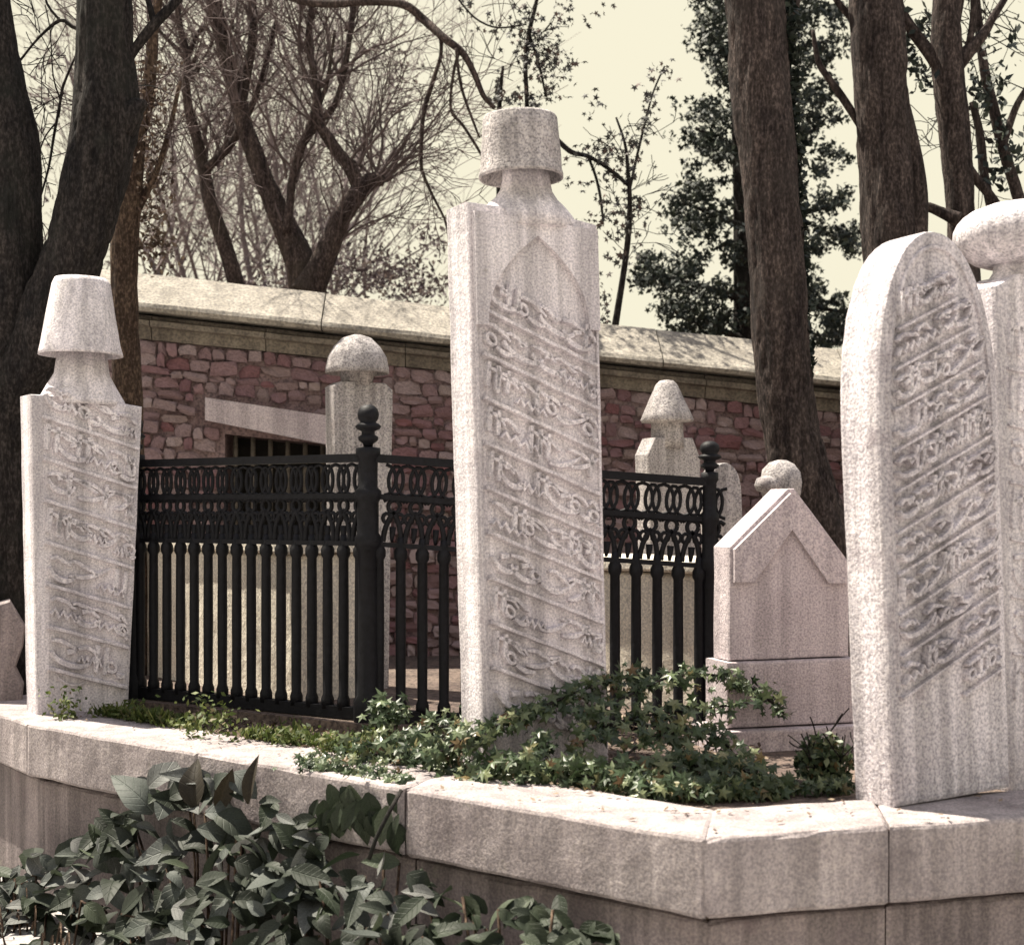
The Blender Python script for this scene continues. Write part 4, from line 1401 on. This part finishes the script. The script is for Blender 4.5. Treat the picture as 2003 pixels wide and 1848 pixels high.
# --- big leaning trunk in front of the wall
tr = tree_root("tree", 1650, 7.6, "big bare leaning trunk rising in front of the wall behind the gabled slab")
mb = MB()
s_ = limb(mb, [(1690, 1420, 90), (1655, 1260, 74), (1622, 1120, 64), (1588, 1000, 60), (1560, 900, 58), (1545, 830, 56), (1534, 740, 55), (1525, 620, 55), (1518, 500, 55), (1508, 380, 56), (1496, 250, 57), (1484, 120, 58), (1474, 0, 58), (1460, -180, 56), (1440, -500, 50), (1430, -1100, 36)], 7.6, 64, 14, 0.10, 41)
limb(mb, [(1488, 130, 20), (1530, 60, 16), (1560, -20, 12), (1600, -200, 9)], 7.75, 8, 4, 0.06, 6)
mb.build("trunk", M["bark_brown"], tr, world=True)
mb = MB()
for k in range(1500):
    py = rng.uniform(-60, 740)
    px = 1545 + 0.047 * py + rng.gauss(0, 7)
    star_leaf(mb, at(px, py, 7.58 + rng.uniform(-0.05, 0.15)), rng.uniform(0.016, 0.034), Vector((rng.uniform(-1, 1), rng.uniform(-1, 0.2), rng.uniform(-1, 1))), rng, False)
mb.build("ivy", M["ivy_dark"], tr, world=True)["kind"] = "stuff"

# --- two trunks behind the round-topped stone
tr = tree_root("tree", 1745, 8.3, "straight thick trunk rising behind the round-topped gravestone")
mb = MB()
limb(mb, [(1775, 1340, 70), (1765, 900, 60), (1752, 640, 56), (1745, 520, 54), (1738, 420, 53), (1732, 320, 52), (1724, 200, 51), (1718, 100, 51), (1712, 0, 50), (1702, -200, 48), (1690, -700, 40), (1690, -1200, 26)], 8.3, 64, 14, 0.10, 51)
limb(mb, [(1790, 520, 22), (1796, 450, 20), (1797, 380, 18), (1792, 320, 15), (1782, 260, 12), (1768, 190, 8)], 8.25, 9, 4, 0.08, 7)
limb(mb, [(1690, 255, 9), (1668, 222, 8), (1640, 180, 8), (1618, 150, 7), (1600, 120, 6), (1590, 60, 4)], 8.4, 7, 4, 0.05, 8)
limb(mb, [(1690, 60, 7), (1660, 30, 7), (1630, -10, 6), (1590, -100, 5)], 8.4, 7, 4, 0.05, 8)
mb.build("trunk", M["bark_brown"], tr, world=True)
tr = tree_root("tree", 1895, 8.6, "many-branched dark trunk above the turbaned gravestone at the right edge")
mb = MB()
limb(mb, [(1900, 1340, 50), (1895, 800, 38), (1886, 560, 32), (1880, 430, 28), (1874, 340, 28), (1866, 250, 30), (1856, 160, 32), (1850, 80, 30), (1852, 0, 28), (1862, -150, 26), (1880, -600, 18)], 8.6, 48, 12, 0.10, 61)
limb(mb, [(1874, 430, 16), (1840, 415, 11), (1810, 405, 10), (1780, 420, 9)], 8.5, 8, 4, 0.06, 5)
limb(mb, [(1850, 150, 15), (1815, 100, 13), (1785, 60, 12), (1760, 15, 10), (1740, -60, 8)], 8.6, 8, 4, 0.06, 6)
limb(mb, [(1860, 140, 18), (1895, 100, 14), (1925, 65, 10), (1945, 30, 8), (1975, -20, 6), (2010, -110, 4)], 8.6, 8, 4, 0.06, 7)
limb(mb, [(1872, 300, 13), (1905, 345, 10), (1935, 380, 9), (1965, 420, 8)], 8.7, 7, 4, 0.06, 8)
limb(mb, [(1925, 1340, 26), (1985, 800, 19), (2010, 470, 14), (1990, 380, 13), (1968, 310, 12), (1945, 220, 11), (1928, 150, 10), (1918, 80, 9), (1905, -40, 8)], 8.9, 8, 4, 0.08, 9)
limb(mb, [(1960, 290, 8), (1985, 215, 7), (2010, 170, 6), (2040, 120, 5)], 8.9, 6, 4, 0.06, 10)
limb(mb, [(1995, 640, 12), (1968, 500, 11), (1940, 410, 10), (1925, 340, 9), (1918, 270, 8), (1902, 200, 7)], 8.9, 7, 4, 0.06, 10)
limb(mb, [(1868, 60, 8), (1880, -10, 8), (1890, -90, 7)], 8.6, 6, 4, 0.06, 10)
limb(mb, [(1895, 90, 7), (1905, 20, 7), (1900, -60, 6)], 8.6, 6, 4, 0.06, 10)
mb.build("trunk", M["bark_brown"], tr, world=True)
mb = MB()
for k in range(26):
    wander(mb, at(rng.uniform(1880, 2010), rng.uniform(0, 360), 9.0), Vector((rng.uniform(-.8, .8), 0, rng.uniform(-.5, 1))), rng.uniform(0.3, 0.8), 0.005, rng, 2, 3, 0.25)
mb.build("twigs", M["bark_dark"], tr, world=True)
mb = MB()
leaf_puffs(mb, [(1780, 60, 16, 20, 50), (1800, 150, 14, 18, 60), (1780, 100, 14, 20, 50), (1815, 60, 10, 22, 30), (1930, 190, 14, 18, 60), (1950, 160, 20, 14, 30), (1960, 250, 14, 30, 40), (1905, 160, 8, 30, 26), (1930, 90, 18, 24, 30), (1985, 300, 14, 26, 40), (1960, 350, 16, 16, 30), (1990, 60, 10, 30, 16), (1935, 330, 10, 20, 24)], 8.9, 0.032, rng, False, 0.2)
mb.build("crown", M["ivy_dark"], tr, world=True)


# ------------------------------------------------------------------ ivy and weeds on the terrace
def spray(mb, sm, rows, rng, n, sig, size, Y=None, up=0.6):
    """leaves strewn along a px polyline (px, py, Y); a stem follows it"""
    q = [tuple(at(*r_)) + (0.006,) for r_ in rows]
    s = spline(q, 6)
    sm.tube([Vector(a[:3]) for a in s], 0.005, 5)
    for k in range(n):
        a = rng.choice(s)
        p = Vector(a[:3]) + Vector((rng.gauss(0, sig), rng.gauss(0, sig), rng.gauss(0, sig * 0.75)))
        if p.z < -0.02: p.z = -0.02 + rng.random() * 0.03
        star_leaf(mb, p, rng.uniform(0.4, 1.35) * size, Vector((rng.gauss(0, .6), rng.gauss(-0.7, .5), rng.gauss(up, .5))), rng)


rng = random.Random(33)
iv = tree_root("ivy_plant", 1250, 4.9, "dark green ivy spilling over the foot of the tallest gravestone and railing", "ivy", 0.0)
lm, sm = MB(), MB()
# arching upper sprays over the stone's foot and the right railing
spray(lm, sm, [(860, 1470, 4.8), (930, 1435, 4.85), (1010, 1405, 4.9), (1090, 1370, 4.95), (1180, 1335, 5.1), (1260, 1320, 5.4)], rng, 330, 0.026, 0.026)
spray(lm, sm, [(1150, 1400, 4.9), (1230, 1360, 5.1), (1310, 1325, 5.3), (1400, 1320, 5.4), (1470, 1345, 5.4), (1530, 1390, 5.4)], rng, 230, 0.030, 0.027)
spray(lm, sm, [(1180, 1420, 4.9), (1260, 1400, 5.0), (1340, 1390, 5.1), (1420, 1380, 5.2), (1500, 1370, 5.2)], rng, 130, 0.026, 0.027)
spray(lm, sm, [(1200, 1500, 4.75), (1260, 1450, 4.8), (1330, 1430, 4.9), (1400, 1440, 5.0), (1440, 1480, 5.0)], rng, 170, 0.040, 0.028)
spray(lm, sm, [(1240, 1530, 4.6), (1320, 1500, 4.65), (1400, 1500, 4.7), (1480, 1510, 4.7)], rng, 300, 0.036, 0.028)
spray(lm, sm, [(920, 1530, 4.75), (1000, 1500, 4.7), (1080, 1510, 4.65), (1160, 1520, 4.6), (1260, 1535, 4.55)], rng, 420, 0.030, 0.028)
spray(lm, sm, [(1230, 1540, 4.52), (1330, 1540, 4.50), (1430, 1542, 4.52), (1520, 1540, 4.55)], rng, 520, 0.026, 0.026)
spray(lm, sm, [(1500, 1538, 4.6), (1560, 1535, 4.6), (1610, 1540, 4.6), (1660, 1538, 4.62)], rng, 170, 0.018, 0.022)
spray(lm, sm, [(700, 1480, 5.1), (780, 1470, 5.0), (860, 1480, 4.9), (940, 1510, 4.8)], rng, 420, 0.045, 0.026)
spray(lm, sm, [(728, 1475, 5.3), (735, 1420, 5.35), (745, 1385, 5.4), (770, 1390, 5.4)], rng, 150, 0.03, 0.028)
spray(lm, sm, [(760, 1470, 5.2), (830, 1430, 5.2), (890, 1420, 5.15), (930, 1440, 5.0)], rng, 240, 0.035, 0.026)
spray(lm, sm, [(1120, 1500, 4.7), (1140, 1450, 4.8), (1165, 1420, 4.85)], rng, 60, 0.03, 0.028)
spray(lm, sm, [(1035, 1500, 4.75), (1050, 1465, 4.8), (1062, 1440, 4.8)], rng, 70, 0.026, 0.028)
lm.build("foliage", M["ivy"], iv, world=True)
sm.build("stem", M["bark_dark"], iv, world=True)

sh = tree_root("shrub", 1618, 4.75, "small dense green shrub at the left foot of the round-topped gravestone", "shrub", 0.0)
lm, sm = MB(), MB()
for k in range(1100):
    a = rng.uniform(0, 2 * PI); b_ = math.acos(rng.uniform(-1, 1)); r_ = rng.random() ** 0.45
    p = at(1612, 1497, 4.78) + Vector((0.098 * r_ * math.sin(b_) * math.cos(a), 0.1 * r_ * math.sin(b_) * math.sin(a), 0.115 * r_ * math.cos(b_)))
    p.z = max(p.z, 0.0)
    star_leaf(lm, p, rng.uniform(0.010, 0.019), Vector((rng.gauss(0, 1), rng.gauss(-.3, 1), rng.gauss(.5, .7))), rng, False)
for k in range(8):
    wander(sm, at(1612, 1540, 4.78), Vector((rng.gauss(0, .5), rng.gauss(0, .5), 1)), 0.2, 0.004, rng, 1, 2, 0.2)
lm.build("foliage", M["ivy"], sh, world=True)
sm.build("stem", M["bark_dark"], sh, world=True)

# weeds and moss along the inner kerb edge
lm, lt = MB(), MB()
for k in range(5200):
    s = rng.random()
    if s < 0.96: P_ = lerp(KI[1], KI[2], rng.uniform(0.0, 0.62) ** 1.1)
    else: P_ = lerp(KI[2], KI[3], rng.uniform(0.32, 0.5))
    off = abs(rng.gauss(0, 0.13)) - 0.05
    nrm = Vector((0.63, 0.777)) if s < 0.96 else Vector((-0.266, 0.964))
    q = P_ + nrm * off
    dens = noise.noise(Vector((q.x * 2.2, q.y * 2.2, 3)))
    if rng.random() > 0.30 + dens * 1.5: continue
    hgt = (0.022 + 0.045 * rng.random()) * (0.7 + 0.9 * max(0, dens))
    for j in range(3):
        d = Vector((rng.gauss(0, .5), rng.gauss(0, .5), 1)).normalized()
        base = Vector((q.x + rng.gauss(0, .01), q.y + rng.gauss(0, .01), -0.02 if off > 0 else 0.0))
        sd_ = Vector((-d.y, d.x, 0)).normalized() * 0.009 if (d.x or d.y) else Vector((0.009, 0, 0))
        tip = base + d * (hgt + 0.02)
        mid = base + d * (hgt + 0.02) * 0.55
        if rng.random() < 0.65:
            star_leaf(lm, base + d * (hgt + 0.015) * rng.uniform(0.2, 1.0) + Vector((rng.gauss(0, .015), rng.gauss(0, .015), 0)), rng.uniform(0.005, 0.014), Vector((rng.gauss(0, .6), rng.gauss(-.4, .6), rng.gauss(.7, .4))), rng, rng.random() < 0.3)
        else:
            lm.add([base, mid + sd_, tip, mid - sd_], [(0, 1, 2, 3)])
for (px, py, Y, hh) in ((118, 1352, 6.1, 0.14), (130, 1368, 6.1, 0.09), (400, 1400, 5.75, 0.16), (415, 1385, 5.8, 0.12), (262, 1368, 6.2, 0.07), (590, 1445, 5.4, 0.08), (380, 1420, 5.6, 0.1), (730, 1455, 5.2, .1), (640, 1468, 5.2, .08), (560, 1450, 5.4, .07), (440, 1420, 5.5, .12)):
    for k in range(70):
        b0 = at(px, py, Y); b0.z = 0
        p = b0 + Vector((rng.gauss(0, hh * .35), rng.gauss(0, hh * .25), rng.random() * hh))
        star_leaf(lm, p, rng.uniform(0.008, 0.017), Vector((rng.gauss(0, .7), rng.gauss(-.4, .6), rng.gauss(.6, .4))), rng, False)
props(lm.build("weeds", M["weed"]), "low green weeds and moss along the inner edge of the kerb", "weeds", kind="stuff")
for k in range(3200):
    px = rng.uniform(240, 1500); 
    q = at(px, 1000, rng.uniform(4.9, 6.2))
    if rng.random() < 0.45:
        q2 = lerp(KI[1], KI[2], rng.uniform(0, 0.8)) + Vector((0.63, 0.777)) * (rng.random() ** 2 * 0.35 - 0.03)
        q = Vector((q2.x, q2.y, 0))
    e0, e1 = KI[1], KI[2]
    if Vector((q.x - e0.x, q.y - e0.y)).dot(Vector((0.63, 0.777))) < -0.03 or Vector((q.x - KI[2].x, q.y - KI[2].y)).dot(Vector((-0.266, 0.964))) < 0.0: continue
    star_leaf(lt, Vector((q.x, q.y, -0.022 + rng.random() * 0.03)), rng.uniform(0.008, 0.022), Vector((rng.gauss(0, .4), rng.gauss(0, .4), 1)), rng, False)
for k in range(150):
    sg = rng.choice((1, 1, 1, 2)); tt = rng.uniform(0, 0.98) if sg == 1 else rng.uniform(0, 0.3)
    nn_ = Vector((0.63, 0.777)) if sg == 1 else Vector((-0.266, 0.964))
    q2 = lerp(K[sg], K[sg + 1], tt) + nn_ * (KW * (1 - rng.random() ** 1.8 * 0.95))
    star_leaf(lt, Vector((q2.x, q2.y, 0.008)), rng.uniform(0.005, 0.014), Vector((rng.gauss(0, .25), rng.gauss(0, .25), 1)), rng, False)
props(lt.build("leaf_litter", M["litter"]), "brown dead leaves strewn on the soil and kerb below the railing", "leaf litter", kind="stuff")


# ------------------------------------------------------------------ broad-leaved plants in front of the kerb
def leaf_mesh(seed, L=1.0, wid=0.5, curl=0.5, fold=0.25):
    r_ = random.Random(seed)
    mb = MB()
    n, m_ = 7, 4
    vs_ = []
    for i in range(n + 1):
        u = i / n
        w = wid * 0.5 * (math.sin(PI * min(1, u * 0.97 + 0.03)) ** 0.8) * (1.25 - 0.5 * u)
        if i == n: w = 0.004
        for j in range(m_ + 1):
            v = (j / m_ - 0.5) * 2
            x = v * w * (1 + 0.06 * r_.uniform(-1, 1))
            y = L * u
            z = -curl * u * u * 0.5 + abs(v) * w * fold + 0.03 * math.sin(u * 9 + seed) * abs(v) * wid
            vs_.append((x, y * (1 - 0.12 * curl * u), z))
    fs = []
    for i in range(n):
        for j in range(m_):
            a = i * (m_ + 1) + j
            fs.append((a, a + 1, a + m_ + 2, a + m_ + 1))
    mb.add(vs_, fs, True)
    return mb.mesh("leaf")


def leaf_set(mat_, spec):
    out = []
    for i, s in enumerate(spec):
        me = leaf_mesh(*s)
        me.materials.append(mat_)
        out.append(me)
    return out


LA = leaf_set(M["big_leaf"], [(1, 1, .52, .9, .35), (2, 1, .60, 1.3, .25), (3, 1, .46, .5, .45), (4, 1, .56, 1.6, .3), (5, 1, .5, -.3, .3), (15, 1, .34, 1.3, .4), (16, 1, .7, .9, .15), (17, 1, .42, -.8, .5)])
LD = leaf_set(M["big_leaf_dark"], [(6, 1, .5, .5, .3), (7, 1, .58, .8, .25), (8, 1, .44, .3, .3)])
LX = leaf_set(M["dry_leaf"], [(9, 1, .50, .9, .9), (10, 1, .26, .5, 1.1), (12, 1, .44, -.9, .8)])


def put_leaf(root, me, p, direction, up, size):
    y = direction.normalized()
    z = (up - y * up.dot(y)).normalized()
    x = y.cross(z)
    rot = Matrix((x, y, z)).transposed().to_euler()
    link("leaf", me, None, root, loc=p, rot=rot, scale=(size, size, size), world=True)


def top_contour(px, pts):
    for a, b in zip(pts[:-1], pts[1:]):
        if a[0] <= px <= b[0]:
            return a[1] + (b[1] - a[1]) * (px - a[0]) / (b[0] - a[0])
    return pts[-1][1]


def kerb_depth(px):
    k = (px - 1001.5) / F
    for i in (1, 2):
        d = K[i + 1] - K[i]
        den = d.x - k * d.y
        if abs(den) < 1e-6: continue
        t_ = (k * K[i].y - K[i].x) / den
        if -0.01 <= t_ <= 1.01: return K[i].y + d.y * t_
    return 6.0


def bush(name, label, x0, x1, contour, n, meshes, rng, sizes, front=(0.10, 0.75), group=None):
    pc = (x0 + x1) / 2
    Yc = kerb_depth(pc) - 0.4
    p0 = at(pc, 1000, Yc)
    root = empty(name, (p0.x, p0.y, -0.78), label=label, cat="plant", group=group)
    sm = MB()
    for i in range(n):
        px = rng.uniform(x0, x1)
        yt = top_contour(px, contour)
        f_ = rng.random()
        py = yt + 18 + (1930 - yt) * f_
        Y = kerb_depth(px) - front[0] - (front[1] - front[0]) * min(1, f_ * 1.1) * rng.uniform(0.5, 1.0)
        p = at(px, py, Y)
        ang = rng.gauss(0, 1.1)
        d = Vector((math.sin(ang), -abs(math.cos(ang)) * rng.uniform(0.2, 1.0), rng.gauss(-0.05, 0.45)))
        upv = Vector((rng.gauss(0, .65), rng.gauss(-0.6, .55), 1.0))
        s = rng.uniform(*sizes)
        put_leaf(root, rng.choice(meshes), p - d.normalized() * s * 0.5, d, upv, s)
        if i % 6 == 0:
            b0 = p - d.normalized() * s * 0.5
            g0 = Vector((lerp(p0.x, b0.x, 0.7), lerp(p0.y, b0.y, 0.7), -0.78))
            md = (b0 + g0) / 2 + Vector((0, 0.03, 0.1))
            sm.tube([g0, md, b0], 0.005, 5)
    st = sm.build("stem", M["bark_red"], root, world=True)
    st["kind"] = "stuff"
    return root


rng = random.Random(55)
CON = [(-80, 1700), (0, 1680), (100, 1640), (170, 1625), (225, 1560), (250, 1515), (330, 1492), (480, 1505), (560, 1545), (620, 1600), (700, 1640), (780, 1668), (830, 1700), (900, 1740), (960, 1735), (1040, 1745), (1120, 1770), (1180, 1800), (1260, 1860)]
GP = "broad-leaved plants growing against the kerb"
p1 = bush("broad_leaved_plant", "grey-green broad-leaved plant leaning on the kerb, the tallest of the clump", 215, 620, CON, 250, LA + LA + LD, rng, (0.06, 0.19), (0.08, 0.6), GP)
p2 = bush("broad_leaved_plant", "broad-leaved plant with drooping dull leaves below the kerb's left corner", -70, 235, CON, 190, LA + LD, rng, (0.07, 0.19), (0.12, 0.7), GP)
p3 = bush("broad_leaved_plant", "pale-leaved plant under the hanging ivy, right of the tallest clump", 590, 830, CON, 110, LA + LD, rng, (0.06, 0.15), (0.08, 0.6), GP)
p4 = bush("broad_leaved_plant", "low dark green plant under the kerb ledge, below the tallest gravestone", 820, 1200, CON, 130, LD, rng, (0.06, 0.14), (0.06, 0.5), GP)
# withered upright leaves on the tallest plant
for (px, py, dx, s, k) in ((382, 1578, -0.12, 0.19, 0), (425, 1585, 0.25, 0.15, 2), (486, 1572, 0.08, 0.18, 1)):
    p = at(px, py, kerb_depth(px) - 0.14)
    put_leaf(p1, LX[k], p, Vector((dx, 0.1, 1)), Vector((rng.gauss(0, .3), -1, 0.1)), s)
for (px, py, dx, dz, s) in ((300, 1590, -0.5, 0.8, 0.22), (330, 1560, 0.6, 0.5, 0.18), (260, 1640, -0.7, 0.1, 0.18), (290, 1540, 0.5, 0.7, 0.17)):
    p = at(px, py, kerb_depth(px) - 0.16)
    put_leaf(p1, LA[3], p, Vector((dx, -0.2, dz)), Vector((0, -0.7, 0.7)), s)

# ivy hanging over the kerb
hv = tree_root("hanging_ivy", 690, 4.75, "silvery ivy tuft with dark leaves hanging over the kerb edge", "ivy", 0.0)
lm, sm = MB(), MB()
spray(lm, sm, [(600, 1495, 4.95), (650, 1500, 4.9), (720, 1520, 4.8), (790, 1535, 4.7)], rng, 420, 0.03, 0.020, up=0.9)
lm.build("foliage", M["ivy"], hv, world=True)
for k in range(26):
    px = rng.uniform(620, 785)
    Y = kerb_depth(px) - 0.035
    py = top_contour(px, [(600, 1510), (800, 1555)]) + rng.uniform(5, 70)
    put_leaf(hv, rng.choice(LD), at(px, py, Y), Vector((rng.gauss(0, .35), -0.15, -1)), Vector((rng.gauss(0, .5), -1, .3)), rng.uniform(0.07, 0.14))
sm.tube([at(785, 1545, 4.55), at(760, 1590, 4.5), at(735, 1640, 4.5), at(722, 1680, 4.5)], 0.007, 6)
sm.build("stem", M["bark_dark"], hv, world=True)
